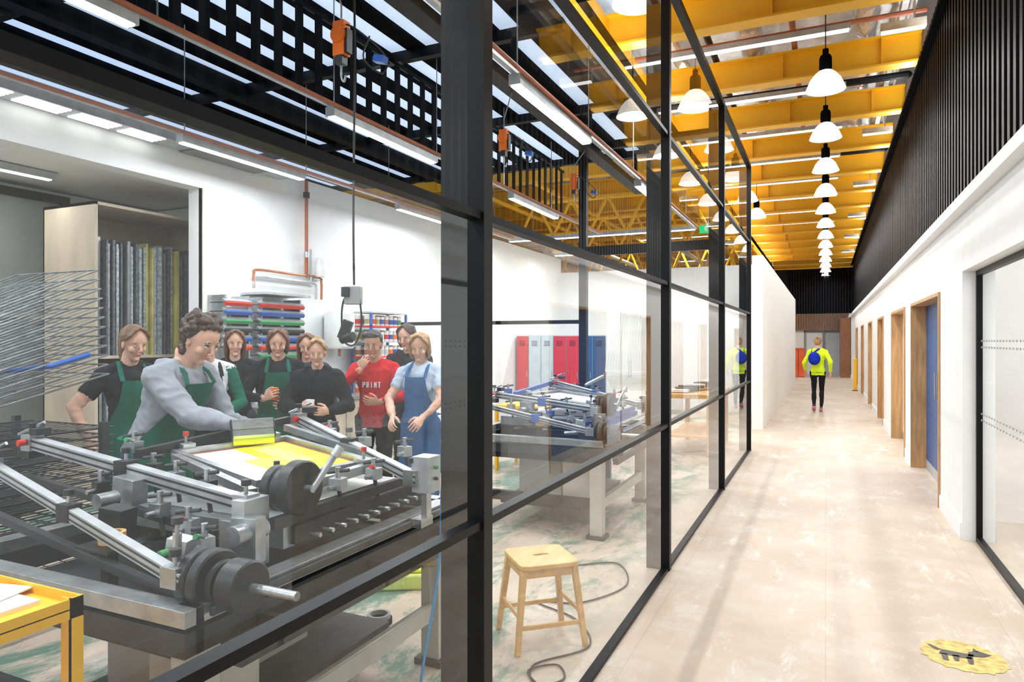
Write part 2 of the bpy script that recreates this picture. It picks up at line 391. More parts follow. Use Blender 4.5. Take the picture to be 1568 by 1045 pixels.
HR=((.25,.07,.87),(0,.15,-1),(-1,0,0),.55,(.5,-1,0))
HL=((-.25,.07,.87),(0,.15,-1),(1,0,0),.55,(-.5,-1,0))
def person(name,loc,H,face,top,bottom,skin,hair,style,sleeves='long',apron=None,lean=0,head=(0,0),R=HR,L=HL,legs=None,female=False,hood=False,shoes='shoe',glasses=False,sleevemat=None,extra=None,undershirt=None):
    rz=math.atan2(-(face[0]-loc[0]),face[1]-loc[1])
    s=H/1.70; X=Matrix.Translation((loc[0],loc[1],0))@Matrix.Rotation(rz,4,'Z')@Matrix.Scale(s,4)
    out=MB(); b=MB()
    def ly(z): return lean*max(0,min(1.1,(z-.92)/.5))
    def lz(z): return z-abs(lean)*.30*max(0,min(1,(z-.92)/.5))
    k=.93 if female else 1.0
    ex=.014 if hood else .0
    rings=[(.84,0,.158,.118),(.93,0,.163,.122),(1.03,0,.143*k,.108),(1.13,.006,.143*k,.110),(1.25,.012,.162*k,.122),(1.34,.004,.170*k,.112),(1.40,-.006,.125*k,.085),(1.435,-.008,.070,.062)]
    b.tube([(0,ly(z)+y,lz(z)) for z,y,_,_ in rings],[(a+ex,c+ex) for _,_,a,c in rings],top,22,side=(1,0,0),rnd=False)
    if female:
        for q in(-1,1): b.ell((q*.07,ly(1.24)+.08,lz(1.235)),(.06,.05,.06),top)
    npz=lz(1.46); npy=ly(1.46)
    b.tube([(0,ly(1.40)-.015,lz(1.38)),(0,npy+.0,npz+.05)],[.056*k,.050*k],skin,14)
    if undershirt: b.ell((0,ly(1.40)+.03,lz(1.40)),(.06,.055,.045),undershirt)
    b.ell((0,-.005,.90),(.158,.118,.10),bottom)
    sm=sleevemat or top
    wr=[]
    for q,P in((1,R),(-1,L)):
        S=Vector((q*.168*k,ly(1.375)-.005,lz(1.372)))
        b.tube([(q*.05,ly(1.41)-.01,lz(1.415)),(q*.11*k,ly(1.40)-.008,lz(1.398)),S],[.042,.052,.058+ex],top,14)
        E,W=ik(S,Vector(P[0]),Vector(P[4])); wr.append((W,P))
        if sleeves=='long':
            b.tube([S,S.lerp(E,.5),E],[.060+ex,.053+ex,.046+ex],sm,14)
            b.tube([E,E.lerp(W,.35),W.lerp(E,.12)],[.046+ex,.044+ex,.031+ex*.6],sm,14)
            if hood: b.tube([W.lerp(E,.16),W.lerp(E,.04)],[.036,.034],sm,14)
            b.tube([W.lerp(E,.3),W],[.03,.025],skin,12)
        else:
            b.tube([S,S.lerp(E,.62)],[.062,.058],sm,14,rnd=False)
            b.tube([S,S.lerp(E,.5),E],[.045,.046,.038],skin,12)
            b.tube([E,E.lerp(W,.3),W],[.038,.039,.025],skin,12)
    if hood:
        pts=[(math.cos(R2(t))*.095,ly(1.41)-.03+math.sin(R2(t))*.085,lz(1.415)+(-.03 if 40<t<140 else .022)) for t in range(0,361,24)]
        b.tube(pts,.033,top,10)
        b.ell((0,ly(1.38)-.115,lz(1.36)),(.10,.05,.085),top)
        b.tube([(.158*math.cos(R2(t))+.0,.118*math.sin(R2(t)),.84) for t in range(0,361,24)],.022,top,8)
    lg=legs or {'R':((.095,.0,.49),(.10,-.02,.085)),'L':((-.095,.02,.49),(-.11,.0,.085))}
    slim=.82 if bottom=='c_black' and legs else 1
    for q,kk in((1,'R'),(-1,'L')):
        kn,an=[Vector(v) for v in lg[kk]]; hp=Vector((q*.088,0,.90))
        b.tube([hp,hp.lerp(kn,.5),kn],[.092*slim+.008,.080*slim,.060*slim],bottom,16)
        b.tube([kn,kn.lerp(an,.35),an],[.060*slim,.060*slim,.044*slim],bottom,14)
        tilt=.045 if an.z>.12 else 0
        b.tube([an+Vector((0,-.035,-.045)),an+Vector((0,.03,-.04)),an+Vector((0,.12,-.052-tilt)),an+Vector((0,.165,-.058-tilt))],[.036,.042,.034,.024],shoes,12)
        b.tube([an,an+Vector((0,0,-.04))],[.038,.036],shoes,10)
    absorb(out,b,remesh(b,.0105,3,.013),X)
    hb=MB()
    for (W,P),rt in zip(wr,(True,False)): hand(hb,W,P[1],P[2],P[3],rt,skin)
    absorb(out,hb,remesh(hb,.0033,1),X)
    h=make_head(skin,hair,style,female,glasses)
    HX=Matrix.Translation((0,npy+.02,npz+.018))@Matrix.Rotation(R2(head[0]),4,'Z')@Matrix.Rotation(-R2(head[1]),4,'X')@Matrix.Translation((0,.022,0))
    absorb(out,h,remesh(h,.0034,3),X@HX)
    if apron:
        a=MB()
        lv=[(.50,.20,.165,80),(.66,.195,.16,82),(.80,.185,.15,84),(.93,.180,.145,84),(1.03,.160*k,.134,80),(1.10,.158*k,.134,62),(1.18,.162*k,.140,46),(1.27,.17*k,.147,38),(1.33,.172*k,.142,34)]
        n=14; grid=[]
        for z,rx,ry,hw in lv:
            row=[]
            for j in range(n+1):
                t=R2(90-hw+2*hw*j/n); fo=.008*math.sin(j*1.9+z*3)*(1 if z<.95 else .2)
                row.append(Vector((math.cos(t)*(rx+ex),math.sin(t)*(ry+ex)+ly(z)+.010+fo+(.022 if female and z>1.15 else 0),lz(z))))
            grid.append(row)
        vs=[v for r_ in grid for v in r_]; fs=[]
        for i in range(len(lv)-1):
            for j in range(n): c=i*(n+1)+j; fs.append((c,c+1,c+n+2,c+n+1))
        a.add(vs,fs,apron)
        inn=[Vector((v.x*.96,v.y-.006,v.z)) for v in vs]; a.add(inn,[tuple(reversed(f)) for f in fs],apron)
        for q in(0,n):
            c=grid[-1][q]; sg=1 if c.x>0 else -1
            a.tube([c,Vector((sg*.085,ly(1.4)+.085,lz(1.395))),Vector((sg*.07,ly(1.42)-.0,lz(1.458))),Vector((sg*.04,ly(1.42)-.075,lz(1.43)))],[(.016,.005)]*4,apron,8,side=(1,0,0))
        w=[Vector((math.cos(R2(t))*(.165+ex),math.sin(R2(t))*(.127+ex)+.0,1.0)) for t in range(170,371,20)]
        a.tube(w,[(.006,.012)]*len(w),apron,6)
        o=len(out.v); out.v+= [X@q for q in a.v]
        for ff,c in zip(a.f,a.m): out.f.append(tuple(i+o for i in ff)); out.m.append(out.mi(a.mats[c]))
    if extra:
        e=MB(); extra(e,wr)
        o=len(out.v); out.v+=[X@q for q in e.v]
        for ff,c in zip(e.f,e.m): out.f.append(tuple(i+o for i in ff)); out.m.append(out.mi(e.mats[c]))
    return out.obj(name,sharp=70)

TG=(-2.45,2.5)
def cup(side,col='mesh_white'):
    def f(e,wr):
        W,P=wr[side]; d=Vector(P[1]).normalized(); n=Vector(P[2]).normalized()
        c=W+d*.085+n*.035
        e.cyl(c+Vector((0,0,-.05)),c+Vector((0,0,.05)),.028,col,.036)
    return f
person('print_instructor',(-3.45,2.66),1.81,(-2.3,2.88),'c_hoodie','c_denim','skin_light','hair_brown','curly',lean=.19,head=(-8,30),hood=True,apron='c_green',
  R=((.20,.64,1.095),(-.10,1,-.15),(-.35,.0,-1),.95,(.3,-.3,-1)),L=((-.12,.52,1.03),(.35,1,-.15),(.3,-.1,-1),.8,(-.6,-.3,-1)))
person('student_in_green_apron',(-4.42,3.22),1.70,(-2.2,2.5),'c_black','c_grey','skin_light','hair_lbrown','pony',sleeves='short',apron='c_green',head=(8,14),female=True,
  R=((.30,.16,.95),(.1,.6,-.8),(-.4,-.4,-.6),.5,(1,-.6,0)))
person('student_in_black_apron',(-4.55,4.00),1.69,TG,'c_white','c_black','skin_light','hair_dark','back',apron='c_black',sleevemat='c_green',head=(0,14),female=True,
  R=((.10,.27,1.06),(-.8,.5,-.1),(0,-1,0),.6,(1,-.6,-.5)),L=((-.09,.25,1.03),(.8,.5,0),(0,-1,0),.6,(-1,-.6,-.5)))
person('student_in_dark_jacket',(-4.40,4.62),1.70,(-2.2,2.3),'c_black','c_grey','skin_light','hair_auburn','bob',apron='c_green',head=(0,14),
  R=((.10,.28,1.12),(-.5,.6,.4),(-.5,-.5,0),.9,(1,-.6,-.5)),L=((-.10,.25,1.05),(.7,.5,.1),(0,-1,0),.7,(-1,-.6,-.5)),extra=cup(0,'orange_plastic'))
person('student_at_back',(-5.02,4.72),1.69,TG,'c_black','c_grey','skin_light','hair_auburn','long',head=(0,6),female=True)
person('student_in_back_row',(-4.60,5.22),1.66,TG,'c_grey','c_black','skin_light','hair_auburn','long',head=(0,10),female=True,glasses=True)
person('student_in_black_hoodie',(-3.92,4.58),1.61,TG,'c_black','c_black','skin_light','hair_blond','bun',head=(0,10),female=True,hood=True,undershirt='c_white',
  R=((.11,.27,1.10),(-.5,.6,.4),(-.6,-.4,0),.9,(1,-.6,-.5)),L=((-.11,.26,1.08),(.6,.6,.1),(.2,-1,0),.8,(-1,-.6,-.5)),extra=cup(0))
def shirt(e,wr):
    cup(1,'red_plastic')(e,wr)
    def seg(x0,x1,z0,z1): e.box(x0,x1,.126,.146,z0,z1,'mesh_white')
    for i,ch in enumerate('PRINT'):
        x=.078-i*.035-.022
        a,c=x,x+.022
        if ch in 'PR': seg(c-.006,c,1.20,1.25); seg(a,c,1.244,1.25); seg(a,c,1.222,1.228); seg(a,a+.006,1.225,1.25)
        if ch=='R': seg(a+.003,a+.009,1.20,1.224)
        if ch=='I': seg(x+.008,x+.014,1.20,1.25)
        if ch=='N': seg(a,a+.006,1.20,1.25); seg(c-.006,c,1.20,1.25); seg(x+.008,x+.014,1.215,1.24)
        if ch=='T': seg(a,c,1.244,1.25); seg(x+.008,x+.014,1.20,1.25)
person('student_in_red_sweatshirt',(-3.72,5.12),1.68,(-2.7,2.5),'c_red','c_black','skin_mid','hair_dark','short',head=(0,10),
  R=((.085,.19,1.365),(-.45,-.15,1),(-.2,-1,0),1.0,(1,.1,-1)),L=((-.10,.27,1.08),(.7,.5,.1),(0,-1,.2),.9,(-1,-.5,-.5)),extra=shirt)
person('student_in_black_top',(-3.80,5.80),1.76,(-2.9,2.6),'c_black','c_black','skin_light','hair_brown','bob',head=(-8,14),
  R=((.12,.26,1.05),(-.8,.5,-.1),(0,-1,0),.6,(1,-.6,-.5)),L=((-.09,.25,1.03),(.8,.5,0),(0,-1,0),.6,(-1,-.6,-.5)))
person('student_in_blue_dungarees',(-3.14,4.98),1.66,(-2.65,2.5),'c_lightblue','c_blue','skin_light','hair_blond','bob',sleeves='short',apron='c_blue',female=True,head=(10,14),
  R=((.13,.33,1.0),(-.2,.8,-.5),(-.6,-.2,-.6),.7,(1,-.6,0)),L=((-.13,.33,1.0),(.2,.8,-.5),(.6,-.2,-.6),.7,(-1,-.6,0)))
def bag(e,wr):
    e.ell((-.07,-.155,1.22),(.13,.075,.15),'c_bag'); e.ell((-.07,-.20,1.17),(.09,.05,.08),'c_bag')
    e.tube([(-.10,-.13,1.34),(.02,-.10,1.44),(.10,.05,1.42),(.12,.15,1.25)],[(.018,.006)]*4,'c_bag',8)
    e.tube([(-.14,-.12,1.32),(-.12,-.02,1.45),(-.11,.12,1.33),(-.12,.13,1.15)],[(.018,.006)]*4,'c_bag',8)
person('woman_in_hi_vis_jacket',(-.16,16.95),1.68,(-.1,30),'c_hivis','c_black','skin_light','hair_blond','bun',female=True,shoes='shoe_pink',
  legs={'R':((.085,.10,.50),(.07,-.02,.085)),'L':((-.08,.06,.48),(-.075,-.26,.15))},R=((.26,-.06,.90),(.05,-.1,-1),(-1,0,0),.5,(.5,-1,0)),L=((-.27,.16,.93),(-.05,.35,-1),(1,0,0),.5,(-.6,-1,0)),extra=bag)

# ------------------------------------------------------------------ room shell
XL=-14
b=MB(); b.box(XL,5,-3,38,-.1,0,FM); b.obj('floor',smooth=False)
b=MB()
xw=1.0; th=.22; ztop=2.74
ops=[(7.65,10.0,2.07),(10.8,12.85,2.07),(14.65,16.1,2.07),(18.2,19.6,2.07),(22.0,23.4,2.07),(26.,27.4,2.07)]
segs=[(-3,3.3),(6.5,7.65),(10.0,10.8),(12.85,14.65),(16.1,18.2),(19.6,22.0),(23.4,26.),(27.4,36)]
for a,c in segs: b.box(xw,xw+th,a,c,0,ztop,'white_paint')
b.box(xw,xw+th,3.3,6.5,2.16,ztop,'white_paint')
for a,c,h in ops: b.box(xw,xw+th,a,c,h,ztop,'white_paint')
b.obj('wall_right',smooth=False)
b=MB()
for a,c in segs: b.box(xw-.014,xw,a+.02,c-.02,0,.13,'white_paint')
b.obj('baseboard_right',smooth=False)
b=MB(); b.box(.92,1.0,-3,36,2.62,2.69,'white_paint'); b.box(.94,1.0,-3,36,2.69,2.735,'white_paint'); b.obj('trim_1',bevel=.004)
for i,(a,c,h) in enumerate(ops):
    b=MB(); e=.035
    b.box(xw-.02,xw+th,a,a+e,0,h,'oak'); b.box(xw-.02,xw+th,c-e,c,0,h,'oak'); b.box(xw-.02,xw+th,a+e,c-e,h-e,h,'oak')
    lm='blue_paint' if i==0 else('cream_paint' if i%2 else 'oak')
    mid=(a+c)/2
    b.box(xw+.15,xw+.195,a+e,mid-.003,.01,h-e,lm); b.box(xw+.15,xw+.195,mid+.003,c-e,.01,h-e,lm)
    for q in(-.07,.07):
        b.cyl((xw+.11,mid+q,.95),(xw+.11,mid+q,1.25),.01,'alu',n=10)
        for z in(.97,1.23): b.cyl((xw+.11,mid+q,z),(xw+.15,mid+q,z),.007,'alu',n=8)
    b.box(xw+.145,xw+.15,a+e,c-e,.0,.12,'alu_light')
    b.obj('door_%d'%(i+1))
b=MB()
b.box(xw+.09,xw+.13,3.3,3.34,0,2.16,'black_steel'); b.box(xw+.09,xw+.13,6.46,6.5,0,2.16,'black_steel')
b.box(xw+.09,xw+.13,3.34,6.46,2.12,2.16,'black_steel'); b.box(xw+.09,xw+.13,3.34,6.46,0,.04,'black_steel')
b.add([(xw+.11,3.34,.04),(xw+.11,6.46,.04),(xw+.11,6.46,2.12),(xw+.11,3.34,2.12)],[(0,3,2,1)],GL2)
for z in(1.55,1.60,.98,1.03):
    y=3.4
    while y<6.42:
        b.cyl((xw+.108,y,z),(xw+.104,y,z),.008,'grey_paint',n=10); y+=.09
b.obj('window_1')
b=MB(); b.box(4.2,4.4,2.5,7.5,0,2.8,'white_paint'); b.box(1.22,4.2,2.3,2.5,0,2.8,'white_paint'); b.box(1.22,4.2,7.3,7.5,0,2.8,'white_paint'); b.box(1.22,4.4,2.3,7.5,2.85,2.9,'white_paint'); b.obj('wall_office',smooth=False)
b=MB(); b.box(2.0,2.8,4.6,6.6,.70,.74,'white_paint')
for x in(2.05,2.75):
    for y in(4.65,6.55): b.box(x-.02,x+.02,y-.02,y+.02,0,.70,'alu_light')
b.obj('office_desk',bevel=.004)
b=MB(); b.box(1.04,1.10,-3,30,2.74,4.85,'black_matt')
y=.6
while y<30: b.box(.97,1.04,y,y+.06,2.74,4.85,'black_slat'); y+=.14
b.box(-1.4,1.03,30,30.15,2.7,4.5,'black_matt')
x=-1.4
while x<1.0: b.box(x,x+.05,29.95,30,2.7,4.5,'black_slat'); x+=.1
b.box(-1.9,-1.4,29.9,30.2,3.3,4.5,'black_slat')
b.box(1.03,1.2,-3,36,4.85,6.0,'plain_grey')
b.obj('slatted_wall_cladding',smooth=False)
b=MB(); b.box(XL,-.95,36,36.2,0,6.0,'cream_paint'); b.box(.75,1.2,36,36.2,0,6.0,'white_paint'); b.box(-.95,.75,36,36.2,2.1,6.0,'white_paint'); b.box(XL-.2,XL,-3,36.2,0,6.0,'white_paint'); b.obj('wall_far',smooth=False)
b=MB(); x=-1.6
while x<1.0: b.box(x,x+.06,35.85,35.97,2.1,2.95,'wood_slats'); x+=.11
b.box(.6,.98,33,35.8,0,2.6,'wood_slats')
b.obj('timber_slat_screen')
b=MB(); b.box(-.95,-.88,35.98,36.1,0,2.1,'grey_paint'); b.box(.68,.75,35.98,36.1,0,2.1,'grey_paint'); b.box(-.95,.75,35.98,36.1,2.03,2.1,'grey_paint'); b.box(-.14,-.06,35.98,36.1,0,2.03,'grey_paint')
b.box(-.88,-.14,36.05,36.08,0,2.03,'white_paint'); b.box(-.06,.68,36.05,36.08,0,2.03,'locker_grey'); b.obj('door_7')
b=MB(); b.box(-1.35,-.85,32.8,33.3,.02,1.25,'orange_red'); b.box(-1.37,-.83,32.78,33.32,1.25,1.29,'orange_red'); b.box(-1.33,-.87,32.82,33.2,0,.02,'black_matt'); b.box(-1.105,-1.095,32.79,32.8,.05,1.22,'black_matt'); b.obj('orange_cabinet',bevel=.01)
b=MB(); b.box(-1.21,-1.026,13.05,27.7,0,3.15,'cream_paint'); b.obj('wall_corridor_left',smooth=False)
b=MB(); b.box(-6.2,-6,5.2,16,0,3.64,'white_paint'); b.box(-6.2,-6,-3,5.2,3.22,3.64,'white_paint'); b.box(-6.05,-5.98,5.2,5.32,0,3.22,'cream_paint')
b.obj('wall_left',smooth=False)
b=MB(); b.box(-8.2,-8.0,-3,6.4,0,3.3,'white_paint'); b.box(-8.0,-6.2,6.2,6.4,0,3.3,'white_paint'); b.obj('wall_alcove',smooth=False)
b=MB(); b.box(-8.2,-6.2,-3,6.4,3.32,3.4,'white_paint'); b.obj('ceiling_alcove',smooth=False)
b=MB(); b.box(-6.2,-1.3,16,16.15,0,3.3,'white_paint'); b.obj('wall_back',smooth=False)
b=MB(); b.box(-7.97,-7.9,2.2,4.95,.4,3.15,'grey_panel')
for y in(2.2,4.9): b.box(-7.98,-7.86,y,y+.09,.3,3.22,'black_steel')
b.box(-7.98,-7.86,2.2,4.99,3.15,3.24,'black_steel'); b.box(-7.98,-7.86,2.2,4.99,1.85,1.9,'beige_steel'); b.obj('window_2')
# foil ceiling
b=MB(); nx,ny=60,150; vs=[];fs=[]
for j in range(ny+1):
    for i in range(nx+1):
        x=XL+(1.2-XL)*i/nx; y=-3+39*j/ny
        vs.append((x,y,5.80+noise.noise(Vector((x*2.2,y*2.2,0)))*.16+noise.noise(Vector((x*6,y*6,3)))*.06))
for j in range(ny):
    for i in range(nx): a=j*(nx+1)+i; fs.append((a,a+nx+1,a+nx+2,a+1))
b.add(vs,fs,'foil'); b.obj('ceiling')
b=MB()
b.box(-10.2,-2.3,-3,11,4.62,4.66,'deck_blue')
x=-10.2
while x<-2.35:
    b.box(x,x+.19,-3,11,4.585,4.62,'black_matt'); x+=.42
for y in(-1,1.3,3.6,5.9,8.2,10.5): b.box(-10.2,-2.2,y,y+.08,4.48,4.585,'black_steel')
b.box(-2.34,-2.26,-3,11,4.48,4.66,'black_steel'); b.box(-6.25,-6.1,-3,11,4.40,4.585,'black_steel'); b.box(-10.4,-10.2,-3,11,3.3,4.66,'black_matt')
b.obj('ceiling_skylight',smooth=False)
b=MB(); b.box(-4.01,-3.99,.8,10.8,4.42,4.46,'black_steel'); b.box(-4.01,-3.99,.8,10.8,3.68,3.70,'black_steel')
y=.8
while y<10.8: b.box(-4.005,-3.995,y,y+.09,3.70,4.44,'black_slat'); y+=.24
b.obj('slatted_baffle',smooth=False)
def ibeam(b,y,x0,x1,z,h=.36,w=.2):
    b.box(x0,x1,y-w/2,y+w/2,z,z+.025,'yellow_steel'); b.box(x0,x1,y-w/2,y+w/2,z+h-.025,z+h,'yellow_steel'); b.box(x0,x1,y-.012,y+.012,z+.025,z+h-.025,'yellow_steel')
    x=x0+.6
    while x<x1-.1: b.box(x,x+.015,y-w/2+.01,y+w/2-.01,z+.025,z+h-.025,'yellow_steel'); x+=1.1
b=MB(); k=-5
while 7.4+1.86*k<35.5:
    y=7.4+1.86*k; ibeam(b,y,-2.2 if y<11.2 else XL+.1,1.02,4.86); k+=1
b.box(-2.3,-2.2,-3,35,4.8,5.2,'yellow_steel')
b.obj('yellow_roof_beam',bevel=0)
b=MB()
for y,z0,z1 in((13.0,3.75,4.45),(15.2,3.75,4.45),(17.5,3.4,4.3),(20.5,3.4,4.3),(24,3.4,4.3),(28,3.4,4.3)):
    x0=-5.9 if y<16 else XL+.5
    b.tube([(x0,y,z0),(-1.9,y,z0)],.05,'yellow_steel'); b.tube([(x0,y,z1),(-1.9,y,z1)],.05,'yellow_steel')
    x=x0+.1
    while x+.76<-1.9: b.tube([(x,y,z0),(x+.38,y,z1)],.03,'yellow_steel',6); b.tube([(x+.38,y,z1),(x+.76,y,z0)],.03,'yellow_steel',6); x+=.76
for x in(-12,-10,-8,-6.4,-5,-3): b.tube([(x,11.8,4.6),(x,32,4.6)],.05,'yellow_steel'); b.tube([(x-.3,16.5,3.9),(x-.3,32,3.9)],.06,'alu')
for x in(-11,-7,-2.6): b.tube([(x,22,0),(x,22,4.8)],.07,'yellow_steel')
b.obj('yellow_truss')
b=MB()
for x0,z0,r0 in((-.85,5.40,.15),(.42,5.40,.13),(-1.75,5.40,.12)):
    n=18; rings=[]; y=-2
    while y<34.5:
        rings.append([(x0+(r0+noise.noise(Vector((t*1.3,y*4,x0)))*.035)*math.cos(2*math.pi*t/n),y,z0+(r0+noise.noise(Vector((t*1.1,y*5,x0+7)))*.035)*math.sin(2*math.pi*t/n)) for t in range(n)]); y+=.16
    vs=[v for q in rings for v in q]; fs=[(i*n+j,i*n+(j+1)%n,(i+1)*n+(j+1)%n,(i+1)*n+j) for i in range(len(rings)-1) for j in range(n)]
    b.add(vs,fs,'foil_duct')
b.obj('foil_wrapped_duct',sharp=60)
b=MB()
for x,z,r,m in((-.35,5.27,.035,'rust_pipe'),(.72,5.28,.04,'alu'),(.85,5.27,.025,'alu_light'),(-1.3,5.27,.04,'black_steel')):
    b.tube([(x,-2,z),(x,35,z)],r,m,10)
for y in(6.45,8.55,12.2,17.8): b.tube([(-2.2,y,5.18),(.98,y,5.18)],.03,'rust_pipe',8)
for y in(6.6,10.3,14.1,19.6): b.tube([(-2.2,y,5.10),(.98,y,5.10)],.05,'black_steel',8)
b.obj('ceiling_pipework')
for k in range(11):
    y=8.25+1.86*k
    b=MB(); b.box(-1.7,.25,y,y+.09,5.0,5.06,'alu_light'); b.box(-1.68,.23,y+.015,y+.075,4.985,5.0,'led_soft')
    for x in(-1.4,0): b.cyl((x,y+.045,5.06),(x,y+.045,5.4),.006,'alu',n=6)
    if k%2==0:
        b.box(.50,.90,y-.5,y-.42,4.7,4.78,'alu_light'); b.box(.51,.89,y-.49,y-.43,4.685,4.70,'led_soft')
        b.cyl((.8,y-.46,4.78),(.8,y-.46,5.2),.008,'alu',n=6)
    b.obj('linear_ceiling_light')

def add_area(name,loc,sx,sy,p,col=(1,1,1),rot=(0,0,0),shape='RECTANGLE',parent=None):
    l=bpy.data.lights.new(name,'AREA'); l.shape=shape; l.size=sx
    if shape=='RECTANGLE': l.size_y=sy
    l.energy=p; l.color=col
    o=bpy.data.objects.new(name,l); o.location=loc; o.rotation_euler=[R2(a) for a in rot]; scene.collection.objects.link(o)
    if parent: o.parent=parent
    return o
for x,z,p in((.935,4.60,170),(-1.95,4.60,260)):  # upward trough lights added to brighten the yellow beams and foil ceiling
    b=MB(); b.box(x-.03,x+.03,-2.5,30,z-.03,z-.02,'black_matt'); b.box(x-.03,x-.025,-2.5,30,z-.02,z+.012,'black_matt'); b.box(x+.025,x+.03,-2.5,30,z-.02,z+.012,'black_matt')
    if x<0:
        y=-1.9
        while y<30: b.cyl((x,y,z-.02),(x,y,4.85),.005,'alu',n=6); y+=1.86
    o=b.obj('added_uplight_trough'); add_area('added_uplight',(x,13.7,z),.045,32,p,(.98,.99,1),rot=(180,0,0),parent=o)
prof_o=[(.045,.20),(.07,.19),(.10,.165),(.145,.11),(.172,.05),(.192,.0)]
prof_i=[(.185,.002),(.165,.05),(.138,.11),(.095,.155),(.0,.16)]
def pendant(x,y,z,p=26):
    b=MB(); b.lathe(prof_o,(x,y,z),'lamp_shade'); b.lathe(prof_i,(x,y,z),'lamp_shade')
    b.lathe([(.001,.36),(.05,.355),(.06,.33),(.062,.22),(.05,.20),(.045,.20)],(x,y,z),'black_matt',20)
    b.lathe([(.03,.42),(.03,.36),(.05,.355)],(x,y,z),'black_matt',14)
    b.cyl((x,y,z+.41),(x,y,5.25),.006,'cable_black',n=6)
    b.ell((x,y,z+.10),(.06,.06,.08),'led')
    o=b.obj('pendant_lamp')
    add_area('lamp_light',(x,y,z+.012),.3,.3,p,(.95,.975,1),shape='DISK',parent=o)
for k in range(0,14): pendant(0,7.77+1.86*k,4.2)
for y in(-.6,3.4): pendant(0,y,4.2,24)  # extra pendants added out of view to light the near corridor
for y in(5.18,7.77,9.63,11.49,13.35,15.2): pendant(-1.32,y,4.2)

for xr in(-1.98,-3.6,-5.3):
    b=MB(); b.box(xr-.02,xr+.02,-2.5,11.5,3.475,3.515,'alu_light')
    b.tube([(xr+.06,-2.5,3.48),(xr+.06,11.5,3.48)],.016,'rust_pipe',8)
    y=-2
    while y<11: b.cyl((xr,y,3.515),(xr,y,4.48),.005,'alu',n=6); y+=1.6
    runs=((-2.2,-.6),(1.05,2.65),(4.35,5.95),(7.8,9.4))
    for y0,y1 in runs: b.box(xr-.045,xr+.045,y0,y1,3.40,3.475,'alu_light'); b.box(xr-.035,xr+.035,y0+.02,y1-.02,3.392,3.40,'led')
    o=b.obj('led_batten_light')
    for y0,y1 in runs: add_area('batten_light',(xr,(y0+y1)/2,3.388),.07,1.55,34,(.95,.975,1),parent=o)
b=MB(); b.box(-7.22,-7.12,1.5,4.4,3.24,3.31,'alu_light'); b.box(-7.2,-7.14,1.55,4.35,3.232,3.24,'led'); o=b.obj('led_batten_light'); add_area('batten_light',(-7.17,3.0,3.225),.06,2.7,24,parent=o)
for y in(11.8,14.2):
    b=MB(); b.box(-5.5,-2,y,y+.09,3.5,3.56,'alu_light'); b.box(-5.48,-2.02,y+.01,y+.08,3.49,3.5,'led')
    for x in(-5,-2.5): b.cyl((x,y+.045,3.56),(x,y+.045,5.3),.006,'alu',n=6)
    o=b.obj('led_batten_light'); add_area('batten_light',(-3.75,y+.045,3.48),3.4,.07,60,parent=o)
for y in(20,26,32):
    b=MB(); b.box(-5,-3,y,y+.12,4.6,4.68,'alu_light'); b.box(-4.98,-3.02,y+.01,y+.11,4.59,4.6,'led')
    for x in(-4.6,-3.4): b.cyl((x,y+.06,4.68),(x,y+.06,5.3),.006,'alu',n=6)
    o=b.obj('linear_ceiling_light'); add_area('hall_light',(-4,y+.06,4.58),1.9,.1,140,parent=o)
b=MB(); b.box(2.5,2.7,3.4,6.4,2.77,2.84,'alu_light'); b.box(2.52,2.68,3.45,6.35,2.76,2.77,'led'); o=b.obj('led_batten_light'); add_area('office_light',(2.6,4.9,2.75),.16,2.9,60,parent=o)
b=MB(); b.box(-5.98,-5.72,.5,6.3,3.54,3.62,'alu_light')
for i in range(4):
    for j in range(9): b.box(-5.94+i*.055,-5.91+i*.055,.6+j*.45,.6+j*.45+.36,3.532,3.54,'led_soft')  # grille slots drawn with a glow; the vent holds no lamp
b.box(-5.98,-5.74,4.9,5.9,3.525,3.54,'plain_grey'); b.obj('slot_diffuser')

# ------------------------------------------------------------------ glazed partition
gx=-1.014
b=MB()
posts=[-3.7,-.88,1.96,4.79,7.62,10.47]; zs=[1.014,2.0,3.04]; zt=4.17
for i,y in enumerate(posts):
    w=.030
    b.box(gx-.03,gx+.03,y-w,y+w,0,zt,'black_steel')
    b.box(gx-.135,gx-.035,y-.018,y+.018,0,zt,'grey_fin')
for a,c in zip(posts[:-1],posts[1:]):
    for z in zs: b.box(gx-.022,gx+.022,a+.03,c-.03,z-.013,z+.013,'black_steel')
    b.box(gx-.03,gx+.03,a+.03,c-.03,zt-.05,zt,'black_steel'); b.box(gx-.022,gx+.022,a+.03,c-.03,0,.025,'black_steel')
    zz=[.025]+zs+[zt-.05]
    for z0,z1 in zip(zz[:-1],zz[1:]):
        b.add([(gx,a+.03,z0),(gx,c-.03,z0),(gx,c-.03,z1),(gx,a+.03,z1)],[(0,1,2,3)],GL)
b.obj('glazed_partition')
b=MB(); b.box(-2.96,-2.86,8.55,8.65,0,4.46,'black_steel'); b.box(-2.86,-1.22,8.56,8.64,2.72,2.84,'black_steel'); b.box(-6,-2.96,8.56,8.64,1.83,1.88,'black_steel'); b.box(-2.86,-1.22,8.56,8.64,4.1,4.2,'black_steel'); b.obj('steel_portal_frame',bevel=.004)
b=MB(); b.box(-2.2,-1.05,10.44,10.5,3.0,3.08,'black_steel'); b.box(-2.25,-2.18,10.43,10.51,0,4.17,'black_steel'); b.box(-2.2,-1.05,10.44,10.5,4.1,4.17,'black_steel'); b.obj('trim_2')

